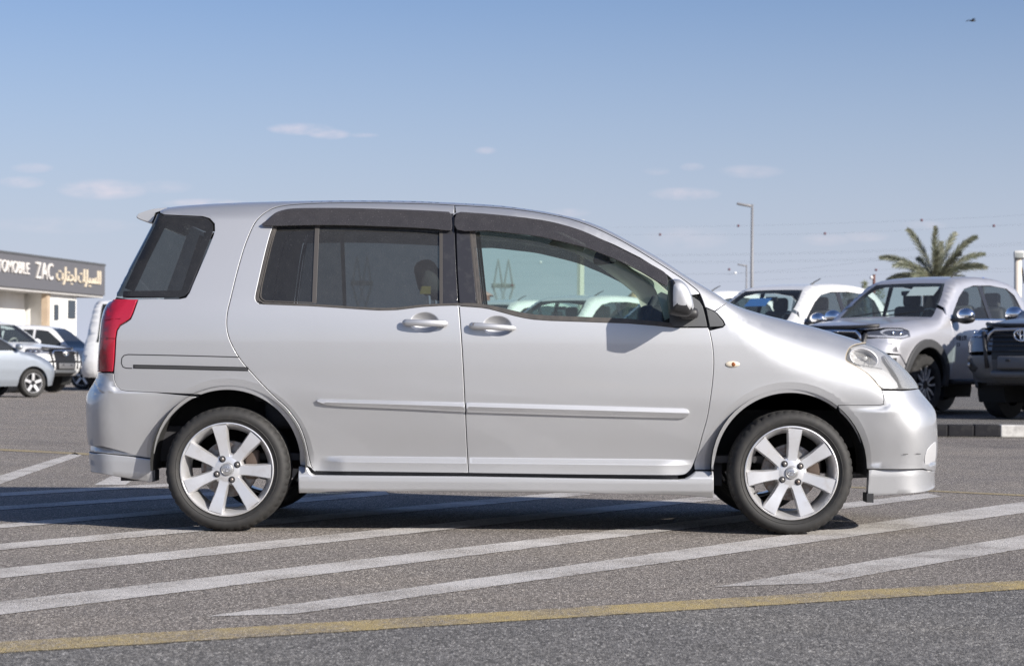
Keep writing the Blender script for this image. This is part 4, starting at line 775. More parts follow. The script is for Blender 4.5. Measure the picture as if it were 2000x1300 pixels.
def alloy_wheel(c, sg, ang0, nut0):
    """c: centre of the outer face; sg=1 outer face towards -y"""
    wh = link(bpy.data.objects.new('wheel', None), van)
    build_tyre('tyre', c, sg, .2775, .2085, .185, wh)
    rim = MB(); lathe(rim, c, sg, [(.205, -.03), (.2095, -.006), (.2085, .001), (.2045, .002), (.2025, -.003), (.1985, -.008), (.1885, -.030), (.178, -.055), (.175, -.10), (.178, -.17)], 96)
    bm_ = MB()
    for k in range(7):
        t = R(ang0) + 2 * math.pi * k / 7; ex = np.array([math.cos(t), math.sin(t)]); ey = np.array([-math.sin(t), math.cos(t)])
        secs = []
        for r_, hw, wf in ((.040, .022, -.012), (.075, .0190, -.0125), (.12, .0215, -.0085), (.165, .0265, -.004), (.1965, .0300, -.0035)):
            secs.append([(r_, -hw - .007, wf - .030), (r_, -hw - .003, wf - .006), (r_, -hw, wf), (r_, hw, wf), (r_, hw + .003, wf - .006), (r_, hw + .007, wf - .030)])
        vsx = []; fs = []
        for sc in secs:
            for (r_, o_, w_) in sc:
                p = ex * r_ + ey * o_; vsx.append((c[0] + p[0], c[1] - sg * w_, c[2] + p[1]))
        for i in range(len(secs) - 1):
            for j in range(6):
                f = (i * 6 + j, (i + 1) * 6 + j, (i + 1) * 6 + (j + 1) % 6, i * 6 + (j + 1) % 6); fs.append(f[::-1] if sg > 0 else f)
        e = tuple((len(secs) - 1) * 6 + j for j in range(6)); fs.append(e if sg > 0 else e[::-1])
        rim.add(vsx, fs)
    lathe(rim, c, sg, [(.0, -.014), (.028, -.014), (.031, -.011), (.055, -.012), (.066, -.016), (.072, -.030), (.074, -.055)], 56)
    rim.build('rim', ALLOY, wh, auto=32)
    cp = MB(); lathe(cp, c, sg, [(.0, -.003), (.018, -.003), (.022, -.0045), (.0235, -.003), (.026, -.004), (.0272, -.010), (.0272, -.016)], 40); cp.build('hub_cap', mat('cap_grey', (.42, .42, .42), .3, .7), wh, auto=35)
    em = MB()                                                # overlapping-ring emblem of the cap
    for (cx_, cz_, rx_, rz_) in ((0, 0, .0150, .0100), (0, .0045, .0100, .0042), (0, 0, .0038, .0098)):
        em.tube([(c[0] + cx_ + rx_ * math.cos(q), c[1] + sg * .0025, c[2] + cz_ + rz_ * math.sin(q)) for q in np.linspace(0, 2 * math.pi, 25)], .0011, 5, cap=False)
    em.build('cap_emblem', CHROME, wh, smooth=True)
    for k in range(4):
        t = R(nut0) + k * math.pi / 2; x_, z_ = c[0] + .050 * math.cos(t), c[2] + .050 * math.sin(t)
        nb = MB(); nb.tube([(x_, c[1] + sg * .0118, z_), (x_, c[1] + sg * .0095, z_)], .0150, 20, 1); nb.tube([(x_, c[1] + sg * .02, z_), (x_, c[1] + sg * .004, z_)], [.0088, .0088], 6, 0); nb.ell((x_, c[1] + sg * .004, z_), (.0075, .004, .0075), 10, 0)
        nb.build('lug_nut', [STEEL, DARKIN], wh, auto=35)
    dk = MB(); lathe(dk, c, sg, [(.0, -.06), (.075, -.06), (.077, -.075), (.125, -.077), (.127, -.095), (.02, -.10)], 56); dk.build('brake_disc', STEEL, wh, auto=35)
    cal = MB(); cal.rbox((c[0] + .105, c[1] + sg * .085, c[2] + .02), (.06, .07, .13), .012); cal.build('brake_caliper', mat('rusty_iron', (.07, .05, .04), .8, .2), wh, auto=40)
    
    va = R(-150); bt = MB(); bt.tube([(c[0] + .188 * math.cos(va), c[1] + sg * .03, c[2] + .188 * math.sin(va)), (c[0] + .168 * math.cos(va), c[1] + sg * .012, c[2] + .168 * math.sin(va))], .004, 8); bt.build('tyre_valve', RUBBER, wh)
zr = .2765
for cx, a0, n0 in ((WR[0], 100.6, 115), (WF[0], 85.2, 127)):
    alloy_wheel((cx, -C + .028, zr), 1, a0, n0); alloy_wheel((cx, C - .028, zr), -1, a0 + 20, n0)

# ------------------------------------------------------------------ cabin
def seat(x, y, parent):
    st = MB(); st.rbox((x, y, .50), (.52, .5, .2), .06); o = st.build('seat', SEAT, parent, auto=50)
    rot = Matrix.Rotation(R(-14), 3, 'Y')
    b = MB(); b.rbox((x - .28, y, .74), (.17, .48, .48), .06, 0, rot); b.build('backrest', SEAT, o, auto=50)
    h = MB(); h.rbox((x - .375, y, 1.150), (.105, .25, .165), .045, 0, rot, 3); h.build('headrest', SEAT, o, auto=50)
    p = MB(); p.tube([(x - .365, y - .05, .97), (x - .372, y - .05, 1.10)], .006, 6); p.tube([(x - .365, y + .05, .97), (x - .372, y + .05, 1.10)], .006, 6); p.build('headrest_post', CHROME, o); return o
hx = at(835, 545, D + .45)
seat(hx[0] + .375, -.36, van); seat(hx[0] + .375, .36, van)
tagm = MB(); hp = at(833, 568, D + .47); tagm.box((hp[0] + .0, -.36 - .13, hp[2]), (.05, .002, .036)); tagm.build('seat_tag', mat('seat_tag_yellow', (.26, .21, .06), .7), van)
rs = MB(); rs.rbox((-.95, 0, .55), (.5, 1.25, .2), .06); rso = rs.build('rear_bench', SEAT, van, auto=50); rb = MB(); rb.rbox((-1.22, 0, .80), (.18, 1.25, .46), .06, 0, Matrix.Rotation(R(-14), 3, 'Y')); rb.build('backrest', SEAT, rso, auto=50)
fl = MB(); fl.box((-.2, 0, .33), (2.6, 1.4, .03)); fl.build('cabin_floor', DARKIN, van)
db = MB(); db.rbox((.92, 0, .87), (.55, 1.36, .24), .08, 0, Matrix.Rotation(R(8), 3, 'Y'), 3); db.build('dashboard', mat('dash_grey', (.10, .10, .105), .75), van, auto=50)
hp2 = MB(); hp2.rbox((.60, -.36, .98), (.18, .30, .10), .04, 0, None, 3); hp2.build('instrument_hood', DARKIN, van, auto=50)
swo = MB(); cs = Vector((.50, -.36, .90)); ax = Vector((-math.cos(R(28)), 0, math.sin(R(28)))); up_ = Vector((math.sin(R(28)), 0, math.cos(R(28)))); sw_ = Vector((0, 1, 0))
swo.tube([cs + (up_ * math.cos(q) + sw_ * math.sin(q)) * .185 for q in np.linspace(0, 2 * math.pi, 40)], .015, 8, cap=False); swo.rbox(tuple(cs - ax * .03), (.07, .16, .12), .03); swo.tube([cs - ax * .02 + sw_ * .18, cs - ax * .02 - sw_ * .18], .014, 6); swo.tube([cs - ax * .03, cs - ax * .3 - up_ * .05], .03, 8); swo.build('steering_wheel', DARKIN, van, auto=50)
mp = at(1183, 502, D + .72)
mr_ = MB(); mr_.rbox((mp[0], -.08, mp[2]), (.045, .24, .065), .02, 0, Matrix.Rotation(R(18), 3, 'Z') @ Matrix.Rotation(R(15), 3, 'Y'), 3); mr_.tube([(mp[0] + .02, -.05, mp[2] + .02), (mp[0] + .03, -.02, mp[2] + .075)], .01, 8); mr_.build('rear_view_mirror', DARKIN, van, auto=50)
for sgn in (1, -1):
    sv = MB(); q1 = at(1112, 466, D + .6); sv.rbox((q1[0], sgn * .36, q1[2] + .03), (.20, .42, .02), .009, 0, Matrix.Rotation(R(26), 3, 'Y')); sv.build('sun_visor', HEADLINER, van, auto=50)
wp = MB(); wp.tube([(at(1412, 588, D + .4)[0], -.45, at(1418, 598, D + .4)[2]), (at(1396, 578, D + .8)[0], .1, at(1400, 586, D + .8)[2])], .008, 6); wp.build('wiper', BLACKP, van)

# ------------------------------------------------------------------ other vehicles (local x forward, y left, z up)
def ground_at(px, Y, z=0.0):
    q = at(px, 700, Y); return np.array([q[0], Y, z])
def veh_wheel(car, x, ysign, half, Rt, wd, Rr, style, z0=0.0):
    wh = link(bpy.data.objects.new('wheel', None), car)
    c = (x, -ysign * (half - .02), Rt)
    pr = [(Rr, -.02), (Rr + .015, .0), (Rr + .04, .008), (Rt - .03, .006), (Rt - .012, -.012), (Rt, -.04), (Rt - .006, -wd * .4), (Rt, -wd * .45), (Rt, -wd + .04), (Rr, -wd + .02)]
    seg = 72; vsx = []; fs = []; n = len(pr)
    for i in range(seg):
        a = 2 * math.pi * i / seg
        for j, (r_, w_) in enumerate(pr):
            q = r_ - (.010 if (style == 'truck' and j in (4, 5) and i % 4 < 2) else 0)
            vsx.append((c[0] + q * math.cos(a), c[1] - ysign * w_, c[2] + q * math.sin(a)))
    for i in range(seg):
        i2 = (i + 1) % seg
        for j in range(n - 1):
            f = (i * n + j, i2 * n + j, i2 * n + j + 1, i * n + j + 1); fs.append(f[::-1] if ysign > 0 else f)
    o = mk('tyre', vsx, fs, TYRE, wh, None, True); o.data.set_sharp_from_angle(angle=R(38))
    rim = MB(); dark = mat('dark_rim', (.03, .03, .033), .3, .5)
    lathe(rim, c, ysign, [(Rr - .012, -.10), (Rr - .012, -.03), (Rr - .004, -.004), (Rr + .002, -.004)], 48, 0 if style != 'truck' else 1)
    lathe(rim, c, ysign, [(0, -.09), (Rr - .01, -.10)], 32, 1)
    lathe(rim, c, ysign, [(0, -.012), (.05, -.012), (.06, -.03), (.08, -.06)], 24, 1)
    k_ = 6 if style == 'truck' else 5
    for k in range(k_):
        t = 2 * math.pi * k / k_ + .3; ex = np.array([math.cos(t), math.sin(t)]); ey = np.array([-math.sin(t), math.cos(t)])
        legs = ((-.035, -.075), (.035, .075)) if style == 'truck' else ((0, 0),)
        for (a0, a1) in legs:
            hw = .013 if style == 'truck' else .030; vs_ = []
            for (r_, o_, w_) in ((.05, a0 * .6, -.02), (Rr * .62, a0, -.012), (Rr - .006, a1, -.012)):
                for (do, dw) in ((-hw, -.03), (-hw, 0), (hw, 0), (hw, -.03)):
                    p = ex * r_ + ey * (o_ + do); vs_.append((c[0] + p[0], c[1] - ysign * (w_ + dw), c[2] + p[1]))
            f_ = []
            for i in range(2):
                for j in range(3): q = (i * 4 + j, (i + 1) * 4 + j, (i + 1) * 4 + j + 1, i * 4 + j + 1); f_.append(q[::-1] if ysign > 0 else q)
            rim.add(vs_, f_, 0)
    rim.build('rim', [ALLOY, dark], wh, auto=35); return wh

def glyph(ch, size, ext, m, name, parent):
    c = bpy.data.curves.new('tmp', 'FONT'); c.body = ch; c.size = size; c.extrude = ext; o = bpy.data.objects.new('tmp', c); COL.objects.link(o); bpy.context.view_layer.update()
    me = bpy.data.meshes.new_from_object(o.evaluated_get(bpy.context.evaluated_depsgraph_get())); bpy.data.objects.remove(o); me.materials.clear(); me.materials.append(m); me.name = name
    return link(bpy.data.objects.new(name, me), parent)
class Veh(Car):
    def poly(s, pts, k=0, closed=True): return crom(pts, k, closed)[:, :2] if k else np.array(pts, float)
def arch(cx, cz, r, a0=-8, a1=188, n=22): return [(cx + r * math.cos(R(a)), cz + r * math.sin(R(a))) for a in np.linspace(a0, a1, n)]
def flank(ztab, itab, width, bow=.02, L_=2.5):
    f = smoothtable(ztab, itab, width); return lambda x, z: f(z) + bow * (x / L_) ** 2 * 1.6
def boxes(name, items, m, parent, r=.03):
    mb = MB()
    for c, d in items: mb.rbox(c, d, r)
    return mb.build(name, m, parent, auto=45)

def pickup(label, loc, rz, body, group=None, chrome=True, black_pack=False, screen=None, detail=True, flares=True, name='pickup_truck'):
    t = thing(name, label, 'pickup truck', loc, rz, group)
    base = flank([.35, .5, .65, .85, 1.0, 1.1, 1.2, 1.3, 1.5, 1.7, 1.85], [.07, .03, .008, 0, .006, .02, .045, .085, .155, .225, .28], .06, .02, 2.6)
    s_ = Surf(base, .925); s_.soft = True
    O = [(-2.62, .55, .05, .1), (-2.66, .8, .05, .1), (-2.66, 1.1, .05, .1), (-2.63, 1.22, .03, .05), (-2.5, 1.245, .03, .05), (-1.9, 1.25, .03, .05), (-1.36, 1.255, .03, .05), (-1.30, 1.30, .05, .10), (-1.24, 1.45, .06, .14), (-1.14, 1.62, .06, .16), (-1.0, 1.735, .06, .18), (-.7, 1.795, .06, .2),
         (-.3, 1.815, .06, .2), (.1, 1.805, .06, .2), (.42, 1.77, .06, .2), (.62, 1.70, .05, .16), (.85, 1.54, .045, .12), (1.08, 1.37, .045, .12), (1.25, 1.245, .06, .14), (1.45, 1.215, .14, .2), (1.75, 1.19, .18, .24), (2.1, 1.15, .22, .30), (2.35, 1.105, .25, .36), (2.50, 1.05, .30, .42),
         (2.565, .98, .34, .46), (2.60, .88, .36, .48), (2.63, .75, .36, .48), (2.62, .60, .36, .48), (2.57, .48, .34, .46), (2.48, .42, .32, .44)]
    OO = crom(O, 3); s_.set_outline(OO[:, :2], np.maximum(OO[:, 2:4], .02)); v = Veh(t, s_); pt = lambda x, z: OO[int(((OO[:, :2] - [x, z]) ** 2).sum(1).argmin()), :2]
    wf, wr, ra = (1.66, .40), (-1.42, .40), .475
    for sd in (0, 1):
        k = dict(side=sd, grid=.07, gap=.003, bev=.003)
        hl = [(2.02, 1.06), (2.08, 1.085), (2.30, 1.085), (2.50, 1.045)]
        fa = [p for p in arch(*wf, ra, -6, 186)]
        wing = [(1.03, 1.215), (1.10, 1.30)] + [tuple(p) for p in v.sil((1.08, 1.37), (2.48, 1.06))] + [(2.30, 1.092), (2.08, 1.092), (2.01, 1.06), (2.05, .985), (2.25, .955), (2.50, .965)] + [tuple(p) for p in v.sil((2.575, .96), (2.62, .78))] + [(2.30, .76), (2.13, .62)] + fa[2:] + [(1.08, .43), (1.02, .8)]
        v.panel('front_wing', wing, body, **k)
        v.panel('headlight', [(2.03, 1.06), (2.09, 1.084), (2.30, 1.083), (2.50, 1.045), (2.566, .985), (2.50, .972), (2.26, .962), (2.06, .99)], mat('headlight_dark', (.06, .065, .08), .1, .2, 1), side=sd, grid=.04, gap=.004, bev=.004, off=.004)
        hb = MB(); v.ribbon(hb, crom([(2.10, 1.00), (2.26, .975), (2.50, .985), (2.55, .99)], 3), .022, -.004, sd); v.ribbon(hb, crom([(2.42, .99), (2.44, 1.03), (2.33, 1.068), (2.12, 1.068)], 3), .014, -.004, sd); hb.build('lamp_strip', mat('lamp_white', (.45, .46, .50), .25, .4), t)
        for hx_ in (2.20, 2.32):
            yy_ = float(s_.y(np.array([[hx_, 1.02]]))[0]) - .925; MB().ell((hx_, (1 if sd == 0 else -1) * (yy_ - .004), 1.02), (.035, .015, .028), 12).build('lamp_lens', CHROME, t, smooth=True)
        fd = [(1.035, 1.205), (1.02, .8), (1.07, .45), (.0, .45), (-.02, 1.0), (-.03, 1.235), (.5, 1.225)]
        d1 = v.panel('front_door', fd, body, **k)
        rd = [(-.03, 1.235), (-.02, .45), (-.88, .45), (-.93, .62), (-1.0, .82), (-1.1, .95), (-1.13, 1.25), (-.6, 1.24)]
        d2 = v.panel('rear_door', rd, body, **k)
        frame = [(1.10, 1.225)] + [tuple(p) for p in v.sil((1.08, 1.37), (-1.36, 1.255))][1:] + [(-1.36, .5), (-1.30, .48), (-1.14, .95), (-1.135, 1.25), (-1.02, 1.255), (-1.0, 1.42), (-.92, 1.58), (-.75, 1.665), (-.3, 1.695), (.15, 1.68), (.42, 1.63), (.62, 1.52), (.85, 1.345), (1.0, 1.22)]
        v.panel('cab_frame', frame, body, inner=DARKIN, **k)
        v.panel('window', [(.98, 1.225), (.85, 1.34), (.62, 1.515), (.42, 1.625), (.15, 1.672), (.035, 1.68), (.0, 1.235)], G_TRUCK, d1, sd, grid=.1, gap=0, bev=.001, skirt=0, off=.012)
        v.panel('window', [(-.09, 1.24), (-.07, 1.685), (-.3, 1.688), (-.72, 1.66), (-.78, 1.645), (-.84, 1.25)], G_TRUCK, d2, sd, grid=.1, gap=0, bev=.001, skirt=0, off=.012)
        v.panel('pillar_trim', [(.033, 1.685), (-.008, 1.235), (-.092, 1.238), (-.068, 1.69)], GLOSSB, d1, sd, grid=.1, gap=0, bev=.001, skirt=.01, off=.003)
        v.panel('window', [(-.80, 1.645), (-.9, 1.575), (-.98, 1.42), (-1.0, 1.26), (-.86, 1.25)], G_PRIV, d2, sd, grid=.1, gap=0, bev=.001, skirt=0, off=.012)
        bm_ = MB(); v.ribbon(bm_, np.array([(1.0, 1.215), (.5, 1.228), (-.03, 1.238), (-1.0, 1.255)]), .018, -.003, sd); bm_.build('belt_moulding', CHROME if chrome else BLACKP, t)
        bed = [(-1.37, .5), (-1.37, 1.25)] + [tuple(p) for p in v.sil((-1.36, 1.255), (-2.62, .55))][1:] + [(-2.35, .55), (-1.96, .5)] + [p for p in arch(*wr, ra, 174, 6)][2:-2] + [(-.93, .45), (-1.0, .75), (-1.15, .93), (-1.36, .95)]
        bed = [(-1.37, .93), (-1.37, 1.25)] + [tuple(p) for p in v.sil((-1.36, 1.255), (-2.62, .55))][1:] + [(-2.35, .55), (-1.96, .5)] + [p for p in arch(*wr, ra, 174, 90, 14)][1:]
        v.panel('bed_side', bed, body, **k)
        if flares:
            for (cx, cz) in (wf, wr):
                rng_ = arch(cx, cz, ra - .02, -4, 184, 30); ro = arch(cx, cz, ra + .085, -4, 184, 30)[::-1]
                v.panel('wheel_flare', rng_ + ro, mat('flare_grey', (.040, .041, .044), .6), side=sd, grid=.05, gap=0, bev=.012, skirt=.05, off=-.035)
        sg = 1 if sd == 0 else -1
        sk = MB(); sk.rbox((.05, -sg * .86, .42), (1.95, .14, .07), .025); sk.build('side_step', BLACKP, t, auto=45)
        for (cx, cz) in (wf, wr):
            veh_wheel(t, cx, sg, .915, .385, .26, .235, 'truck')
            li = MB(); n = 20; vsx = []; fs = []
            for i in range(n + 1):
                a = R(-25) + (math.pi + R(50)) * i / n
                for yy_ in (-.87, -.50): vsx.append((cx + (ra + .02) * math.cos(a), sg * yy_, cz + (ra + .02) * math.sin(a)))
            for i in range(n): fs.append((2 * i, 2 * i + 1, 2 * i + 3, 2 * i + 2))
            fs.append(tuple(2 * i + 1 for i in range(n + 1))); mk('wheel_arch_liner', vsx, fs, mat('liner_black', (.012, .012, .012)), t)
        m_ = MB(); m_.ell((.93, -sg * 1.04, 1.27), (.085, .13, .095), 18, 0); m_.ell((.925, -sg * 1.04, 1.222), (.088, .135, .06), 18, 1); m_.rbox((.95, -sg * .90, 1.21), (.08, .16, .05), .02, 1)
        m_.build('door_mirror', [CHROME if chrome else body, BLACKP], t, smooth=True)
        for dx in (.16, -.78):
            h = MB(); yy_ = float(s_.y(np.array([[dx, 1.06]]))[0]) - .925; h.rbox((dx, sg * (yy_ - .02), 1.07), (.20, .04, .035), .015); h.build('door_handle', CHROME if chrome else BLACKP, t, auto=45)
        if detail and sd == 1:
            yy_ = .925 - float(s_.y(np.array([[.85, .99]]))[0]) + .004
            for txt, zz, sz in (('HILUX', .955, .095), ('2.8', .875, .07)):
                b_ = kind(glyph(txt, sz, .002, mat('badge_grey', (.08, .08, .09), .3, .5), 'door_badge', t), 'stuff')
                b_.rotation_euler = (math.pi / 2, 0, math.pi); b_.location = (.95, yy_, zz)
    v.cap('bonnet', pt(1.25, 1.245), pt(2.48, 1.06), body, crown=.015, across=10); v.cap('windscreen', pt(.60, 1.705), pt(1.25, 1.245), G_TRUCK)
    v.cap('roof', pt(-1.0, 1.735), pt(.60, 1.705), body, inner=HEADLINER, crown=.01); v.cap('rear_window', pt(-1.30, 1.30), pt(-1.0, 1.735), G_PRIV)
    v.cap('tailgate', pt(-2.62, .55), pt(-2.63, 1.22), body)
    bdf = MB(); bdf.box((-2.0, 0, 1.0), (1.2, 1.6, .04)); bdf.box((-1.36, 0, 1.0), (.04, 1.7, .5)); bdf.build('bed_floor', BLACKP, t)
    # face: bonnet guard, grille with bars and emblem, bumper
    g = v.cap('grille', pt(2.50, 1.05), pt(2.63, .72), mat('grille_black', (.012, .012, .013), .4), across=6)
    for zz in (.97, .915, .86, .80):
        q = pt(2.6, zz); b_ = MB(); b_.rbox((q[0] + .008, 0, zz), (.02, .92, .016), .006); b_.build('grille_bar', BLACKP, g, auto=45)
    gf = MB(); gf.tube([(2.575, -.50, .90), (2.585, -.46, 1.0), (2.565, -.40, 1.045), (2.585, 0, 1.052), (2.565, .40, 1.045), (2.585, .46, 1.0), (2.575, .50, .90)], .020, 8); gf.build('grille_surround', CHROME if not black_pack else mat('satin_silver', (.5, .5, .52), .3, .8), g, smooth=True)
    fr = MB(); fr.tube([(2.57, -.55, 1.02), (2.61, -.50, .80), (2.62, -.47, .60)], .028, 8); fr.build('grille_frame', BLACKP, g, smooth=True)
    fr = MB(); fr.tube([(2.57, .55, 1.02), (2.61, .50, .80), (2.62, .47, .60)], .028, 8); fr.build('grille_frame', BLACKP, g, smooth=True)
    em = MB()
    for (cy, cz, ry, rz_, th) in ((0, 0, .105, .070, .011), (0, .026, .066, .030, .009), (0, 0, .028, .066, .009)):
        em.tube([(2.625, cy + ry * math.cos(q), .985 + cz + rz_ * math.sin(q)) for q in np.linspace(0, 2 * math.pi, 33)], th, 6, cap=False)
    em.build('front_emblem', CHROME, g, smooth=True)
    gd = MB(); gd.tube([(2.36, -.62, 1.12), (2.46, -.45, 1.105), (2.515, -.2, 1.098), (2.525, 0, 1.096), (2.515, .2, 1.098), (2.46, .45, 1.105), (2.36, .62, 1.12)], .024, 8); gd.build('bonnet_guard', BLACKP, t, smooth=True)
    v.cap('front_bumper', pt(2.63, .72), pt(2.48, .42), DGREY if black_pack else BLACKP)
    for sd in (0, 1):
        sg = 1 if sd == 0 else -1
        lowp = [(2.31, .752), (2.45, .75)] + [tuple(p) for p in v.sil((2.628, .755), (2.48, .42))] + [(2.2, .45), (2.14, .52), (2.15, .61)]
        v.panel('bumper_corner', lowp, mat('bumper_metal', (.15, .155, .165), .4, .5) if black_pack else body, side=sd, grid=.06, gap=.003, bev=.004)
        v.panel('fog_lamp_bezel', [(2.36, .72), (2.53, .715), (2.575, .60), (2.52, .55), (2.36, .58)], BLACKP, side=sd, grid=.06, gap=0, bev=.012, skirt=.02, off=-.014)
        yy_ = float(s_.y(np.array([[2.5, .64]]))[0]) - .925; MB().ell((2.51, sg * (yy_ - .012), .64), (.03, .02, .032), 12).build('fog_lamp', mat('fog_glass', (.5, .5, .5), .1, .6), t, smooth=True)
    bp_ = MB(); bp_.rbox((2.655, 0, .665), (.05, .62, .15), .02); bp_.build('number_plate_mount', mat('mount_grey', (.13, .13, .135), .5, .3), t, auto=45)
    for yy_ in (-.16, .16): MB().rbox((2.684, yy_, .69), (.01, .06, .03), .004).build('mount_slot', BLACKP, t, auto=45)
    sp_ = MB(); sp_.rbox((2.60, 0, .53), (.10, .85, .09), .03); sp_.build('skid_plate', mat('skid_grey', (.13, .13, .135), .45, .4) if black_pack else DGREY, t, auto=45)
    ub_ = MB(); ub_.box((.1, 0, .50), (4.6, 1.2, .2)); ub_.build('chassis', DARKIN, t)
    # cabin
    fl_ = MB(); fl_.box((-.05, 0, .72), (2.2, 1.6, .05)); fl_.build('cabin_floor', DARKIN, t)
    boxes('dashboard', [((1.02, 0, 1.12), (.50, 1.48, .22))], DARKIN, t, .08)
    for sx, nm in ((.25, 'front'), (-.62, 'rear')):
        for sy in (-.38, .38):
            so_ = boxes('seat', [((sx, sy, .92), (.5, .5, .2)), ((sx - .26, sy, 1.18), (.16, .48, .5))], SEAT, t, .06); boxes('headrest', [((sx - .30, sy, 1.52), (.10, .27, .20))], SEAT, so_, .05)
    sw = MB(); cs_ = Vector((.66, .38, 1.20)); ax_ = Vector((-.9, 0, .43)); u_ = Vector((.43, 0, .9))
    sw.tube([cs_ + (u_ * math.cos(q) + Vector((0, 1, 0)) * math.sin(q)) * .185 for q in np.linspace(0, 2 * math.pi, 24)], .016, 6, cap=False); sw.build('steering_wheel', TRIM, t, smooth=True)
    boxes('rear_view_mirror', [((.66, 0, 1.58), (.03, .22, .06))], DARKIN, t, .012)
    an = MB(); an.tube([(.30, .42, 1.77), (.15, .42, 1.84), (.02, .42, 1.885)], [.012, .009, .006], 6); an.build('antenna', BLACKP, t, smooth=True)
    wi = MB(); wi.tube([(1.20, -.55, 1.268), (1.10, .05, 1.345)], .009, 5); wi.tube([(1.22, -.05, 1.268), (1.10, .62, 1.345)], .009, 5); wi.build('wiper', BLACKP, t)
    if screen:
        c_, m2, yc, zc, wd_, ht_ = screen
        xx = lambda z: np.interp(z, [1.245, 1.37, 1.54, 1.70], [1.25, 1.08, .85, .61]) - .02
        mk('windscreen_sheet', [(xx(zc - ht_ / 2), yc - wd_ / 2, zc - ht_ / 2), (xx(zc - ht_ / 2), yc + wd_ / 2, zc - ht_ / 2), (xx(zc + ht_ / 2), yc + wd_ / 2, zc + ht_ / 2), (xx(zc + ht_ / 2), yc - wd_ / 2, zc + ht_ / 2)], [(0, 1, 2, 3)], m2, t)
    return t
KZ = .135
HEAD = math.atan2(-.80, -.60)
def pick_at(px, Y, **kw): g = ground_at(px, Y); return pickup(loc=(g[0], Y, KZ), **kw)
PAPER = mat('paper_white', (.75, .74, .74), .7); BLUEP = mat('sticker_blue', (.08, .22, .55), .6)
G_ = 'pickups parked on the island'
def row(x, y, deg, **kw): o = pickup(loc=(x, y, KZ), rz=R(deg), group=G_, **kw); o.scale = (1, 1, 1.03); return o
row(7.62, 27.78, -131.5, body=TRUCKGREY, black_pack=True, label='dark grey pickup with emblem and black bumper cut off by the right edge')
row(5.60, 29.97, -131.5, body=TRUCKSILVER, label='silver pickup with dark wheel flares and a white sheet behind its windscreen', screen=('w', PAPER, .28, 1.60, .42, .12))
row(4.08, 32.77, -134, body=WHITE, label='white pickup with a blue sticker inside its windscreen, right behind the minivan bonnet', screen=('b', BLUEP, -.12, 1.53, .40, .12), detail=False)
row(2.85, 35.9, -133, body=WHITE, label='white pickup mostly hidden, only its roof seen above the minivan bonnet base', detail=False)
row(1.02, 38.6, -132, body=WHITE, label='white pickup seen through the front door glass beside the mirror', detail=False)
row(-.35, 41.5, -132, body=WHITE, label='white pickup farthest left of those seen through the front door glass', detail=False)

def plain_car(name, label, cat, loc, rz, body, O, half, wheels, Rt, glassy, arches=.36, nose=None, tail=None, ws=None, rw=None, bottom=.24, lamps=(), group=None, fascia=None, tumble=.42, inset=None):
    """a car seen small: outline rolled over to the top, arches cut, side glass, screens, lamps, wheels"""
    t = thing(name, label, cat, loc, rz, group); zmax = max(o[1] for o in O); zb = inset or .95
    base = flank([.2, .35, .6, .8, zb, zb + .15, zmax], [.06, .02, 0, 0, .012, .05, .05 + (zmax - zb - .15) * tumble], .05, .02, 2.4)
    s_ = Surf(base, half); s_.soft = True; OO = crom(O, 3); s_.set_outline(OO[:, :2], np.maximum(OO[:, 2:4], .02)); v = Veh(t, s_); pt = lambda x, z: OO[int(((OO[:, :2] - [x, z]) ** 2).sum(1).argmin()), :2]
    for sd in (0, 1):
        poly = [tuple(p) for p in OO[:, :2]]; low = []
        for (cx, cz) in sorted(wheels, reverse=True): low += [(cx + arches + .02, bottom)] + [p for p in arch(cx, cz, arches, 0, 180, 18) if p[1] > bottom] + [(cx - arches - .02, bottom)]
        v.panel('body_side', poly + low, body, side=sd, grid=.09, gap=0, bev=.003, inner=DARKIN)
        for gl in glassy: v.panel('window', gl, GLOSSB if False else G_DARK, side=sd, grid=.12, gap=0, bev=.002, skirt=.01, off=-.003)
        sg = 1 if sd == 0 else -1
        for (cx, cz) in wheels: veh_wheel(t, cx, sg, half, Rt, .2, Rt - .1, 'car')
        for (nm, pl, m_) in lamps: v.panel(nm, pl, m_, side=sd, grid=.06, gap=0, bev=.004, skirt=.02, off=-.006)
        if ws:
            mx = ws[1][0] - .05; mm = MB(); mm.ell((mx - .1, -sg * (half + .08), ws[1][1] + .08), (.07, .11, .07), 12); mm.build('door_mirror', body, t, smooth=True)
    segs = sorted([(k, a, b, m_) for (k, a, b, m_) in fascia], key=lambda q: q[0])
    for (k, a, b, m_) in fascia: v.cap(k, pt(*a), pt(*b), m_)
    ub_ = MB(); ub_.box((0, 0, bottom + .1), ((O[-1][0] - O[0][0]) * .86, half * 1.5, .16)); ub_.build('underbody', DARKIN, t); return t

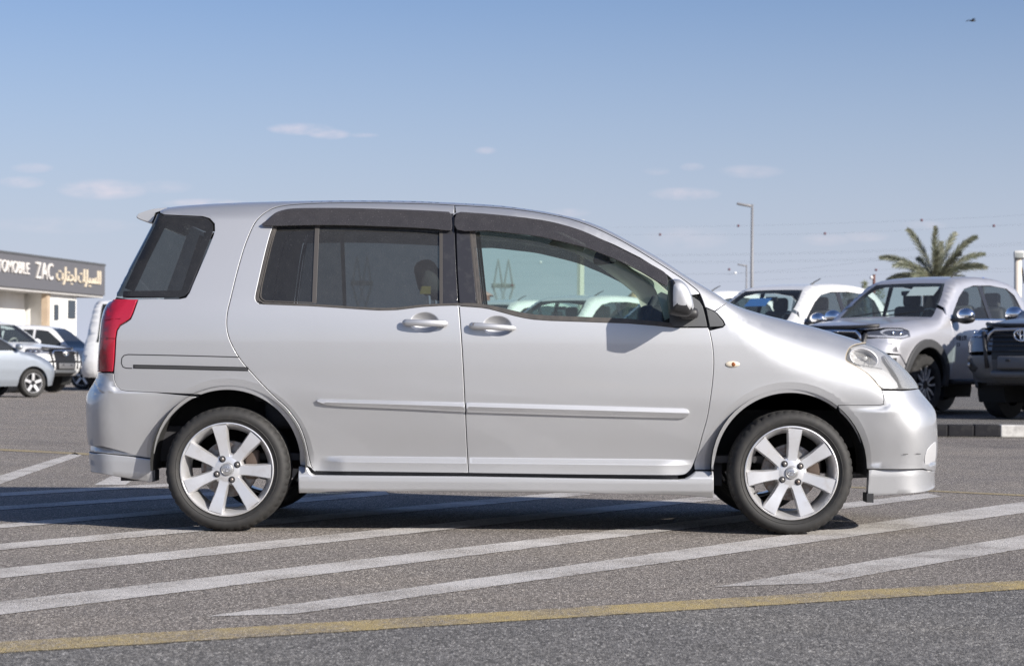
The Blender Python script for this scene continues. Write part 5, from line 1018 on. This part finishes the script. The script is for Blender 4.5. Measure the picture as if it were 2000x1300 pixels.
# ------------------------------------------------------------------ left: cars and showroom
sedan_O = [(-2.15, .30, .15, .3), (-2.22, .55, .15, .3), (-2.2, .85, .12, .28), (-2.05, .98, .06, .2), (-1.65, 1.02, .06, .2), (-1.35, 1.12, .05, .16), (-.95, 1.38, .05, .18), (-.5, 1.46, .05, .2), (.0, 1.47, .05, .2), (.35, 1.42, .05, .18), (.75, 1.20, .04, .12), (1.05, 1.0, .06, .14), (1.4, .95, .12, .26), (1.72, .87, .2, .4), (1.93, .72, .22, .45), (1.99, .52, .22, .45), (1.93, .28, .2, .4)]
r0 = R(44); g0 = ground_at(64, 46.5); g0 = (g0[0] - (1.32 * math.cos(r0) + .8 * math.sin(r0)), 46.5 - (1.32 * math.sin(r0) - .8 * math.cos(r0)))
plain_car('sedan', 'pale silver saloon cut off by the left edge, nearest of the left cars', 'car', (g0[0], g0[1], 0), r0, BLUESILVER, sedan_O, .86, [(1.32, .31), (-1.28, .31)], .31,
          [[(.92, 1.0), (.70, 1.17), (.35, 1.36), (.0, 1.41), (-.02, .99)], [(-.08, .99), (-.06, 1.41), (-.5, 1.40), (-.9, 1.30), (-1.15, 1.10), (-1.1, 1.02)]],
          fascia=[('bonnet', (1.05, 1.0), (1.93, .72), BLUESILVER), ('front_bumper', (1.93, .72), (1.93, .28), BLUESILVER), ('windscreen', (.35, 1.42), (1.05, 1.0), G_TRUCK), ('roof', (-.95, 1.38), (.35, 1.42), BLUESILVER), ('rear_window', (-1.65, 1.02), (-.95, 1.38), G_PRIV), ('boot_lid', (-2.15, .30), (-1.65, 1.02), BLUESILVER)], ws=((.35, 1.42), (1.05, 1.0)))
g1 = ground_at(95, 48.5)
pickup('white pickup with a black lower front, behind the pale silver saloon', (ground_at(128, 54)[0] - 2.62 * math.cos(R(-25)), 54 + 2.62 * math.sin(R(25)), 0), R(-25), WHITE, 'white vehicles parked on the left', chrome=False, detail=False, flares=False)
suv_O = [(-2.2, .40, .12, .25), (-2.28, .7, .12, .25), (-2.25, 1.1, .08, .2), (-2.15, 1.5, .06, .2), (-2.0, 1.74, .05, .2), (-1.2, 1.82, .05, .2), (-.2, 1.82, .05, .2), (.35, 1.74, .05, .18), (.75, 1.42, .04, .12), (1.05, 1.17, .06, .14), (1.6, 1.10, .12, .26), (2.05, 1.0, .2, .4), (2.25, .8, .22, .45), (2.28, .6, .22, .45), (2.2, .38, .2, .4)]
suv_glass = [[(.90, 1.18), (.70, 1.38), (.32, 1.66), (-.05, 1.70), (-.05, 1.17)], [(-.12, 1.17), (-.12, 1.70), (-1.0, 1.70), (-1.05, 1.17)], [(-1.12, 1.17), (-1.08, 1.70), (-1.85, 1.64), (-2.05, 1.20)]]
def suv(label, loc, rz, body):
    return plain_car('suv', label, 'suv', loc, rz, body, suv_O, .92, [(1.42, .37), (-1.38, .37)], .37, suv_glass, .43, bottom=.36, inset=1.1, group='white vehicles parked on the left',
          lamps=[('headlight', [(1.75, .98), (2.08, .93), (2.2, .82), (1.9, .84)], mat('fog_glass', (.5, .5, .5)))],
          fascia=[('bonnet', (1.05, 1.17), (2.05, 1.0), body), ('grille', (2.05, 1.0), (2.28, .6), BLACKP), ('front_bumper', (2.28, .6), (2.2, .38), body), ('windscreen', (.35, 1.74), (1.05, 1.17), G_TRUCK), ('roof', (-2.0, 1.74), (.35, 1.74), body), ('tailgate', (-2.2, .40), (-2.0, 1.74), body)], ws=((.35, 1.74), (1.05, 1.17)))
g2 = ground_at(85, 63)
suv('white estate-bodied off-roader with dark side glass, behind the white pickup on the left', (g2[0] + .1, 63, 0), R(-10), WHITE)
g3 = ground_at(-35, 69)
suv('white off-roader at the left edge, below the showroom', (g3[0], 69, 0), R(-6), WHITE)
# minibus nosing out from behind the tail lamp
bus_O = [(-3.0, .40, .1, .2), (-3.05, 1.2, .1, .2), (-3.0, 2.2, .08, .2), (-2.8, 2.42, .06, .25), (-1.0, 2.5, .06, .25), (1.4, 2.48, .06, .25), (1.95, 2.35, .08, .25), (2.25, 1.9, .1, .3), (2.5, 1.30, .14, .35), (2.72, 1.05, .2, .4), (2.82, .8, .22, .4), (2.82, .5, .22, .4), (2.75, .36, .2, .4)]
g4 = ground_at(199, 52)
plain_car('minibus', 'white minibus half hidden behind the minivan tail lamp', 'minibus', (ground_at(246, 58)[0], 60.8, 0), R(-97), WHITE, bus_O, .98, [(1.75, .36), (-1.6, .36)], .36,
          [[(1.75, 1.35), (1.75, 2.1), (1.1, 2.15), (1.1, 1.35)], [(.95, 1.4), (.95, 2.15), (-.6, 2.15), (-.6, 1.4)], [(-.75, 1.4), (-.75, 2.15), (-2.6, 2.12), (-2.6, 1.4)]], .43, bottom=.38, inset=1.3, tumble=.08,
          lamps=[('headlight', [(2.52, 1.0), (2.74, .95), (2.76, .78), (2.5, .80)], mat('fog_glass', (.5, .5, .5))), ('indicator', [(2.36, 1.0), (2.5, 1.0), (2.48, .82), (2.36, .84)], mat('orange_lens', (.5, .14, .03), .2))],
          fascia=[('windscreen', (1.95, 2.35), (2.5, 1.30), G_TRUCK), ('front_panel', (2.5, 1.30), (2.75, .36), WHITE), ('roof', (-2.8, 2.42), (1.95, 2.35), WHITE), ('rear_panel', (-3.0, .40), (-2.8, 2.42), WHITE)])

def building():
    A = np.array([ground_at(0, 98)[0], 98.0]); B = np.array([ground_at(204, 111)[0], 111.0]); dv = (B - A) / np.linalg.norm(B - A); ang = math.atan2(dv[1], dv[0])
    st = A - dv * 16; Lh = np.linalg.norm(B - st); st = st + np.array([-dv[1], dv[0]]) * .0
    t = thing('showroom', 'white showroom building with a dark lettered fascia across its front', 'building', (st[0], st[1], 0), ang)
    # local x along the front towards the far end, -y towards the viewer's side
    wall = mat('render_white', (.74, .73, .70), .8, noise=(1.5, (.62, .60, .56), .45, .75)); grey = mat('fascia_grey', (.105, .105, .115), .6); win = mat('dark_window', (.03, .04, .05), .1); tan = mat('stone_tan', (.42, .33, .24), .8, noise=(2, (.34, .26, .19), .4, .7))
    zb, zt = 4.20, 5.72
    MB().box((Lh / 2, .6, (zb + zt) / 2), (Lh, 1.2, zt - zb)).build('fascia', grey, t)
    MB().box((Lh / 2, .03, zt + .04), (Lh + .1, .12, .10)).build('fascia_coping', DGREY, t)
    MB().box((11.2, 7, 2.14), (22.4, 11, 4.19)).build('wall', wall, t)
    MB().box((Lh / 2, 5.8, 4.9), (Lh - .6, 9.0, 1.35)).build('upper_wall', mat('upper_grey', (.40, .40, .40), .8), t)
    MB().box((Lh / 2, 1.6, 4.14), (Lh, 3.0, .12)).build('soffit', mat('soffit', (.45, .44, .43), .9), t)
    for x in (4.0, 9.5, 22.45): MB().box((x, .45, 2.08), (.36, .3, 4.16)).build('column', tan, t)
    MB().box((24.5, 3.4, 2.1), (3.6, 6.0, 4.19)).build('wing_wall', wall, t)
    for z in (3.2, 1.9): MB().box((23.6, .38, z), (.5, .06, .75)).build('window', win, t)
    MB().box((25.6, .38, 3.4), (.9, .06, .9)).build('window', win, t)
    for x0, x1, z0, z1 in ((10.8, 14.2, .5, 3.0), (15.2, 18.2, .5, 3.0), (4.8, 8.8, .5, 3.0)):
        w_ = MB().box(((x0 + x1) / 2, 1.46, (z0 + z1) / 2), (x1 - x0, .08, z1 - z0)).build('window', mat('pale_blind', (.72, .71, .69), .5), t)  # blinds have one even pale colour
        MB().box(((x0 + x1) / 2, 1.40, z1 + .06), (x1 - x0 + .2, .12, .12)).build('window_frame', tan, w_); MB().box((x0 - .06, 1.40, (z0 + z1) / 2), (.12, .12, z1 - z0)).build('window_frame', tan, w_)
    lm = mat('sign_white', (.62, .59, .56), .6); warm = mat('sign_cream', (.60, .52, .40), .6)
    def text(body, x, z, size, m, wd):
        made = []; adv = 0
        for ch in body:
            if ch == ' ': adv += size * .3; continue
            o = glyph(ch, size, .04, m, 'sign_letter', t); w_ = max(v.co.x for v in o.data.vertices) - min(v.co.x for v in o.data.vertices); x_0 = min(v.co.x for v in o.data.vertices); made.append((o, adv - x_0)); adv += w_ + size * (.10 if ord(ch) < 256 else .01)
        k = wd / adv
        for o, ax in made: o.rotation_euler = (math.pi / 2, 0, 0); o.location = (x + ax * k, -.03, z); o.scale = (k, 1, 1)
    x0 = 16.0
    text('AUTOMOBILE', x0 - 1.6, 4.86, .78, lm, 4.9); text('ZAC', x0 + 4.0, 4.72, 1.12, lm, 2.2)
    text('\ufe95\ufead\ufe8e\ufe98\ufea0\ufedf \ufe95\ufe8d\ufead\ufe8e\ufef4\ufeb4\ufee0\ufedf', x0 + 6.6, 4.74, .95, warm, 5.9)
    return t
building()

# ------------------------------------------------------------------ right: island, kerb, posts, palm
kx0, kx1 = -3.0, 22.0
def kerb_y(x): return 23.62 - .03 * (x - 4.7)
isl = [(kx0, kerb_y(kx0) + .16), (kx1, kerb_y(kx1) + .16), (60, 40), (60, 75), (-6, 75), (kx0, 52)]
kind(mk('island', [(x, y, KZ - .004) for x, y in isl] + [(x, y, 0) for x, y in isl], [tuple(range(6))] + [(i, i + 6, (i + 1) % 6 + 6, (i + 1) % 6) for i in range(6)], asphalt('island_surface', (.11, .105, .10), (.20, .19, .178), (.40, .375, .345))), 'structure')
kerb = thing('kerb', 'raised kerb painted in black and white lengths along the island edge', 'kerb', (0, kerb_y(0), 0))
kw_ = mat('kerb_white', (.50, .49, .47), .8, noise=(9, (.26, .25, .24), .45, .72), bump=.3); kb_ = mat('kerb_black_shaded', (.018, .018, .021), .85, noise=(9, (.045, .044, .043), .5, .8), bump=.3, spec=.12)  # black paint colour, darkened further to carry shade on those stones
sx = ground(1899, 845)[0]; st_ = .285; meshes = {}
for i in range(int((kx0 - sx) / st_), int((16 - sx) / st_)):
    x = sx + (i + .5) * st_; white = (i // 4) % 2 == 0
    if white not in meshes:
        o = MB().rbox((0, 0, 0), (st_ - .006, .16, KZ), .014, 0, None, 2).build('kerb_stone', kw_ if white else kb_, kerb); meshes[white] = o.data
    else: o = link(bpy.data.objects.new('kerb_stone', meshes[white]), kerb)
    o.location = (x, kerb_y(x) - kerb_y(0) + .08, KZ / 2 + rng.normal(0, .0015)); o.rotation_euler = (0, 0, -.03 + rng.normal(0, .003))
sheet('gutter', [(kx0, kerb_y(kx0) - .30), (kx1, kerb_y(kx1) - .30), (kx1, kerb_y(kx1) - .002), (kx0, kerb_y(kx0) - .002)], .003, asphalt('gutter_dust', (.16, .145, .12), (.27, .245, .205), (.42, .39, .33)))

def lamp_post(px, top, Y, label, arm=1.0):
    b = ground_at(px, Y); h = at(px, top, Y)[2]
    t = thing('lamp_post', label, 'street lamp', b, 0, 'street lamps beyond the lot'); galv = mat('galvanised', (.20, .20, .21), .6, .2)
    MB().tube([(0, 0, 0), (0, 0, h * .5), (0, 0, h)], [.11, .085, .06], 10).build('pole', galv, t, smooth=True)
    MB().tube([(0, 0, h - .12), (-.15 * arm, 0, h - .02), (-.5 * arm, 0, h - .02)], .035, 8).build('arm', galv, t, smooth=True)
    MB().rbox((-.42 * arm, 0, h - .03), (.75 * arm, .26, .12), .05, 0, Matrix.Rotation(R(10), 3, 'Y')).build('lamp_head', mat('lamp_head_grey', (.22, .22, .23), .5), t, auto=45)
lamp_post(1467.5, 399, 110, 'tall grey single-arm street lamp rising right of the minivan windscreen'); lamp_post(1457, 517, 190, 'small distant street lamp just left of the tall lamp post', 1.0)
lamp_post(918 / 4, 590, 150, 'faint far street lamp left of the minivan tail, beside the showroom', 1.0)
def flood_post():
    b = ground_at(1987, 44, KZ); h = at(1987, 505, 44)[2] - KZ; t = thing('floodlight_post', 'beige round post carrying a square floodlight at the right edge', 'floodlight', b)
    cr = mat('post_beige', (.60, .54, .47), .7)
    MB().tube([(0, 0, 0), (0, 0, h)], .075, 14).build('post', cr, t, smooth=True)
    MB().rbox((.01, -.05, h + .07), (.20, .12, .16), .015, 0, Matrix.Rotation(R(-22), 3, 'X')).build('floodlight', mat('flood_grey', (.45, .45, .44), .5), t, auto=40)
    MB().rbox((.01, -.115, h + .06), (.16, .02, .11), .005, 0, Matrix.Rotation(R(-22), 3, 'X')).build('flood_glass', mat('flood_glass', (.25, .26, .25), .1), t, auto=40)
    MB().tube([(.0, 0, h - .05), (.09, 0, h - .22), (.13, 0, h - .5)], .018, 6).build('bracket', BLACKP, t, smooth=True)
flood_post()
def square_post():
    b = ground_at(1133, 50, KZ); h = at(1133, 430, 50)[2] - KZ; t = thing('steel_column', 'pale steel column seen through the front door glass', 'column', b)
    MB().box((.03, 0, h / 2), (.10, .16, h)).build('column_face', mat('column_pale', (.62, .60, .52), .6), t); MB().box((-.05, 0, h / 2), (.06, .14, h)).build('column_shade_side', mat('column_shade_grey', (.30, .31, .30), .6), t)  # left strip is greyer: the column's shaded side put into its colour
square_post()
def pole_red():
    b = ground_at(1706, 85); h = at(1706, 536, 85)[2]; t = thing('rusty_pole', 'short rust red pole with a white ball between the pickups', 'pole', b)
    MB().tube([(0, 0, 0), (0, 0, h)], .055, 8).build('pole', mat('rust_red', (.11, .045, .035), .8), t, smooth=True); MB().ell((-.10, 0, h - .12), (.075, .075, .075), 10).build('white_ball', WHITE, t, smooth=True)
pole_red()
def shrub(px, py, Y, hgt, wid, label):
    b = ground_at(px, Y); t = thing('shrub', label, 'shrub', b, 0, 'shrubs behind the pickups'); zt = at(px, py, Y)[2]; mb = MB(); r2 = np.random.default_rng(px)
    for i in range(420):
        a = r2.uniform(0, 2 * math.pi); rr = wid * r2.uniform(0, 1) ** .6; z = zt - hgt * r2.uniform(0, 1) ** 1.3; s = r2.uniform(.03, .09); d = Vector((r2.normal(), r2.normal(), r2.normal() + .8)).normalized(); o_ = d.orthogonal().normalized() * s * .3
        p = Vector((rr * math.cos(a) * (1 - .5 * (z / zt) ** 3), rr * math.sin(a), z)); mb.add([p - o_, p + o_, p + d * s * 2.2], [(0, 1, 2)])
    kind(mb.build('foliage', mat('shrub_green', (.10, .11, .06), .8), t), 'stuff'); MB().tube([(0, 0, 0), (0, 0, zt - hgt * .5)], .06, 6).build('trunk', mat('bark', (.16, .12, .09), .9), t)
shrub(1688, 551, 95, 1.6, .22, 'thin grey-green shrub tip left of the rusty pole'); shrub(1712, 562, 92, 1.2, .5, 'low shrub at the foot of the rusty pole'); shrub(1656, 566, 98, 1.2, .5, 'low shrub tip over the white pickup roof')

def palm():
    Y = 88; b = ground_at(1826, Y); hc = at(1826, 548, Y)[2]; k = Y / F
    t = thing('palm_tree', 'date palm with arching fronds behind the silver pickup', 'palm tree', b)
    tr = MB(); n = 16; pts = [(0.03 * math.sin(i * .6), 0, hc * i / n) for i in range(n + 1)]; tr.tube(pts, [.24 + (.03 if i % 2 else 0) for i in range(n + 1)], 12); tr.build('trunk', mat('palm_trunk', (.20, .15, .11), .95, noise=(14, (.11, .08, .06), .4, .7), bump=.6), t)
    leaf = mat('palm_leaf', (.088, .098, .060), .55, noise=(3, (.14, .135, .09), .4, .75)); r2 = np.random.default_rng(11)
    tips = [(1772, 447, .2), (1822, 442, -.3), (1840, 470, .3), (1872, 452, .5), (1905, 462, -.2), (1930, 522, .2), (1912, 520, -.6), (1718, 503, .3), (1738, 520, -.4), (1800, 500, .9), (1850, 500, 1.1), (1790, 520, 1.2), (1925, 495, .1), (1732, 548, .2), (1768, 545, -1.0), (1900, 548, .7), (1815, 490, -1.1), (1862, 495, -1.2)]
    c0 = Vector((0, 0, hc))
    for (px, py, dy) in tips:
        tip = Vector(((px - 1826) * k, dy * 1.2, hc + (548 - py) * k)); droop = .30 if abs(px - 1826) > 40 else .05
        mid = c0.lerp(tip, .55) + Vector((0, 0, droop * (tip - c0).length * .75)); m = 26; rach = []
        for i in range(m + 1):
            u = i / m; rach.append(c0 * (1 - u) ** 2 + mid * 2 * u * (1 - u) + tip * u * u)
        fr = MB(); fr.tube(rach, [.030 * (1 - .85 * i / m) for i in range(m + 1)], 5, 0)
        for i in range(3, m + 1):
            T = (rach[i] - rach[i - 1]).normalized(); u = i / m; sidev = T.cross(Vector((0, 1, 0)))
            sidev = sidev.normalized() if sidev.length > .1 else Vector((1, 0, 0)); bin_ = T.cross(sidev).normalized()
            for sg in (-1, 1):
                for rep_ in range(2):
                    ln = (.31 * (math.sin(math.pi * min(1, u * .9 + .1)) ** .6) + .10) * r2.uniform(.8, 1.15); base_ = rach[i - 1].lerp(rach[i], rep_ * .5)
                    d = (T * 1.0 + sidev * sg * .55 + bin_ * r2.normal(0, .3) + Vector((0, 0, -.10))).normalized(); wv = d.cross(bin_).normalized() * .013
                    e = base_ + d * ln + Vector((0, 0, -.05 * ln)); fr.add([base_ - wv, base_ + wv, base_ + d * ln * .55 + wv * .9, e, base_ + d * ln * .55 - wv * .9], [(0, 1, 2, 3, 4)])
        fr.build('frond', leaf, t)
palm()

# far: pylons, wires with marker balls, sand heap, far wall
galv2 = mat('pylon_steel', (.17, .175, .18), .7, .2)
def pylon(px, top, Y, wid, label):
    b = ground_at(px, Y); k = Y / F; H = at(px, top, Y)[2]; t = thing('pylon', label, 'pylon', b, R(14), 'power line pylons'); W = wid * k / 2; z1 = H * .74
    def bars(name, L_, r):
        m = MB()
        for a, c in L_: m.tube([a, c], r, 4, cap=False)
        return kind(m.build(name, galv2, t), 'stuff')
    r = .12; d = .8
    legs = []; br = []
    for sx_ in (-1, 1):
        for sy in (-1, 1):
            pts = [(sx_ * W * .55, sy * W * .5, 0), (sx_ * W * .42, sy * W * .36, H * .35), (sx_ * W * .35, sy * d, H * .55), (sx_ * W * .85, sy * d * .6, z1), ]
            for i in range(3): legs.append((pts[i], pts[i + 1]))
            legs.append((pts[3], (sx_ * W * .45, 0, H)))
            legs.append(((sx_ * W * .05, sy * d * .6, z1), (sx_ * W * .45, 0, H)))
            for i in range(5):
                a0 = i / 5; a1 = (i + 1) / 5; f_ = lambda u, s: (s * W * (.55 - .2 * u), sy * (W * .5 * (1 - u) + d * u), H * .55 * u)
                br.append((f_(a0, sx_), f_(a1, -sx_)))
            br.append(((sx_ * W * .35, sy * d, H * .55), (-sx_ * W * .2, sy * d * .6, z1)))
    beam = []
    for sy in (-1, 1):
        beam.append(((-W, sy * .4, z1), (W, sy * .4, z1))); beam.append(((-W * .95, sy * .4, z1 + H * .035), (W * .95, sy * .4, z1 + H * .035)))
        for i in range(12):
            xa = -W + 2 * W * i / 12; xb = -W + 2 * W * (i + 1) / 12; beam.append(((xa, sy * .4, z1), (xb, sy * .4, z1 + H * .035))) ; beam.append(((xa, sy * .4, z1 + H * .035), (xb, sy * .4, z1)))
    bars('leg_frame', legs, r); bars('bracing', br, r * .6); bars('cross_beam', beam, r * .7)
pylon(982, 506, 460, 46, 'steel lattice pylon seen through the front door glass'); pylon(706, 500, 520, 44, 'faint lattice pylon seen through the dark sliding door glass')
wire_m = mat('wire_grey', (.16, .17, .19), .6)
ball_r = mat('ball_red', (.10, .02, .03), .6); ball_w = mat('ball_white', (.75, .75, .75), .5)
WIRES = [([(900, 447), (1200, 444), (1442, 441), (1800, 430), (2100, 414)], 'highest'), ([(900, 459), (1289, 458), (1611, 456), (1941, 441), (2100, 432)], 'second highest'), ([(1000, 499), (1400, 496), (1700, 489), (2000, 474), (2150, 466)], 'third'), ([(1000, 501), (1400, 498.5), (1700, 492), (2000, 478), (2150, 470)], 'fourth'),
         ([(1000, 512), (1400, 510), (1700, 505), (2000, 494), (2150, 488)], 'fifth'), ([(1000, 515), (1400, 513), (1700, 508), (2000, 498), (2150, 492)], 'sixth'), ([(1000, 534), (1400, 535), (1424, 535), (1560, 525), (1720, 508), (1900, 490)], 'seventh'), ([(1000, 540), (1400, 534), (1710, 527), (2000, 524), (2150, 522)], 'eighth'), ([(1000, 556), (1400, 551), (1700, 536), (2000, 530), (2150, 526)], 'lowest'),
         ([(900, 572), (1000, 573), (1130, 577), (1250, 585), (1330, 592)], 'tilting'), ([(900, 575), (1000, 577), (1130, 582), (1250, 590)], 'lower tilting')]
for pts, nm in WIRES:
    c = crom([(p[0], p[1]) for p in pts], 5); P = [at(px, py, 300 + 60 * math.cos((px - 1000) / 700)) for px, py in c]; o = MB().tube(P, .009, 4, cap=False).build('power_line', wire_m); tag(o, 'thin overhead power line, ' + nm + ' of those crossing the right sky' if 'tilting' not in nm else 'thin ' + nm + ' power line seen through the front door glass', 'power line', 'overhead power lines')
for px, py, m, lab in [(1442, 441, ball_r, 'dark red marker ball on the highest line, left of the tall lamp'), (1289, 458, ball_r, 'dark red marker ball on a line nearest the minivan roof'), (1611, 456, ball_r, 'dark red marker ball on a line midway from lamp to palm'), (1800, 430, ball_r, 'dark red marker ball on the highest line, above the palm'), (1941, 441, ball_r, 'dark red marker ball on a line, rightmost of all'),
                        (1424, 526, ball_r, 'dark red marker ball low beside a white one, left of the lamps'), (1436, 533, ball_w, 'white marker ball left of the lamp posts'), (1711, 527, ball_r, 'dark red marker ball left of the palm fronds, above the rusty pole'), (1056, 512, ball_w, 'white marker ball seen through the front door glass'), (1000, 557, ball_r, 'dark red marker ball in front of the pylon through the door glass')]:
    q = at(px, py, 298 + 60 * math.cos((px - 1000) / 700)); tag(MB().ell(q, (.21, .21, .21), 10).build('marker_ball', m, smooth=True), lab, 'marker ball', 'aircraft marker balls on the power lines')
def heap():
    b = ground_at(1240, 120); k = 120 / F; n = 28; m = 9; vsx = [(0, 0, at(1240, 564, 120)[2])]; fs = []; r2 = np.random.default_rng(4)
    H = vsx[0][2]
    for i in range(1, m + 1):
        for j in range(n):
            a = 2 * math.pi * j / n; rr = i / m * (4.4 + .5 * math.sin(3 * a)); vsx.append((rr * math.cos(a), rr * math.sin(a), max(0, H * (1 - (i / m)) ** 1.0 + r2.normal(0, .06) * (i < m))))
    for j in range(n): fs.append((0, 1 + j, 1 + (j + 1) % n))
    for i in range(m - 1):
        for j in range(n): fs.append((1 + i * n + j, 1 + (i + 1) * n + j, 1 + (i + 1) * n + (j + 1) % n, 1 + i * n + (j + 1) % n))
    o = mk('sand_heap', vsx, fs, mat('sand', (.52, .40, .25), .95, noise=(2, (.42, .32, .20), .4, .7), bump=.5), None, None, True); o.location = b; tag(o, 'yellow sand heap seen through the front door glass', 'sand heap')
heap()
def hut():
    b = ground_at(948, 110); t = thing('hut', 'small red-brown hut with a dark roof seen at the corner of the door glass', 'hut', b); h1 = at(948, 578, 110)[2]
    MB().box((-.3, 0, h1 / 2), (1.0, 2, h1)).build('wall', mat('hut_red', (.25, .12, .10), .8), t); MB().box((.35, 0, h1 - .35), (2.0, 2.4, .12)).build('roof', DARKIN, t); MB().add([(-.9, -1, h1 + .002), (.4, -1, h1 + .002), (-.9, 1, h1 + .002), (.4, 1, h1 + .002), (-.4, 0, h1 + .5)], [(0, 1, 4), (1, 3, 4), (3, 2, 4), (2, 0, 4)]).build('roof_peak', mat('hut_pink', (.45, .28, .25), .8), t)
hut()
def beacon():
    b = at(1920, 551, 60); t = thing('blue_beacon', 'small bright blue tank on a mast, just above the silver pickup roof', 'tank', (b[0], b[1], 0)); h = b[2]
    MB().rbox((0, 0, h + .06), (.10, .1, .14), .03).build('tank_body', mat('tank_blue', (.03, .10, .42), .4), t, auto=45); MB().rbox((.10, 0, h + .05), (.05, .06, .12), .02).build('tank_neck', mat('tank_blue', (.03, .10, .42)), t, auto=45); MB().tube([(0, 0, 0), (0, 0, h)], .05, 8).build('mast', galv2, t)
beacon()
wl = MB().box((0, 0, .9), (700, .25, 1.8)).build('perimeter_wall', mat('far_wall', (.42, .40, .37), .9)); wl.location = (40, 260, 0); tag(wl, 'low pale boundary wall along the far horizon', 'wall')
def bird():
    q = at(1899, 41, 70); t = thing('bird', 'small dark bird gliding high in the upper right sky', 'bird', q, R(15)); bm_ = MB(); s = .13
    bm_.ell((0, 0, 0), (.10, .03, .028), 12); bm_.ell((.10, 0, .006), (.03, .02, .02), 10); bm_.add([(-.08, -.012, 0), (-.08, .012, 0), (-.19, .03, .004), (-.19, -.03, .004)], [(0, 1, 2, 3)]); bm_.build('body', mat('bird_dark', (.03, .028, .026), .8), t, smooth=True)
    for sg in (-1, 1):
        w_ = MB(); w_.add([(.05, 0, .01), (-.05, 0, .01), (-.06, sg * .16, .05), (.03, sg * .16, .055), (-.09, sg * .33, .02), (-.04, sg * .33, .025)], [(0, 1, 2, 3), (3, 2, 4, 5)]); w_.build('wing', mat('bird_dark', (.03, .028, .026)), t)
bird()
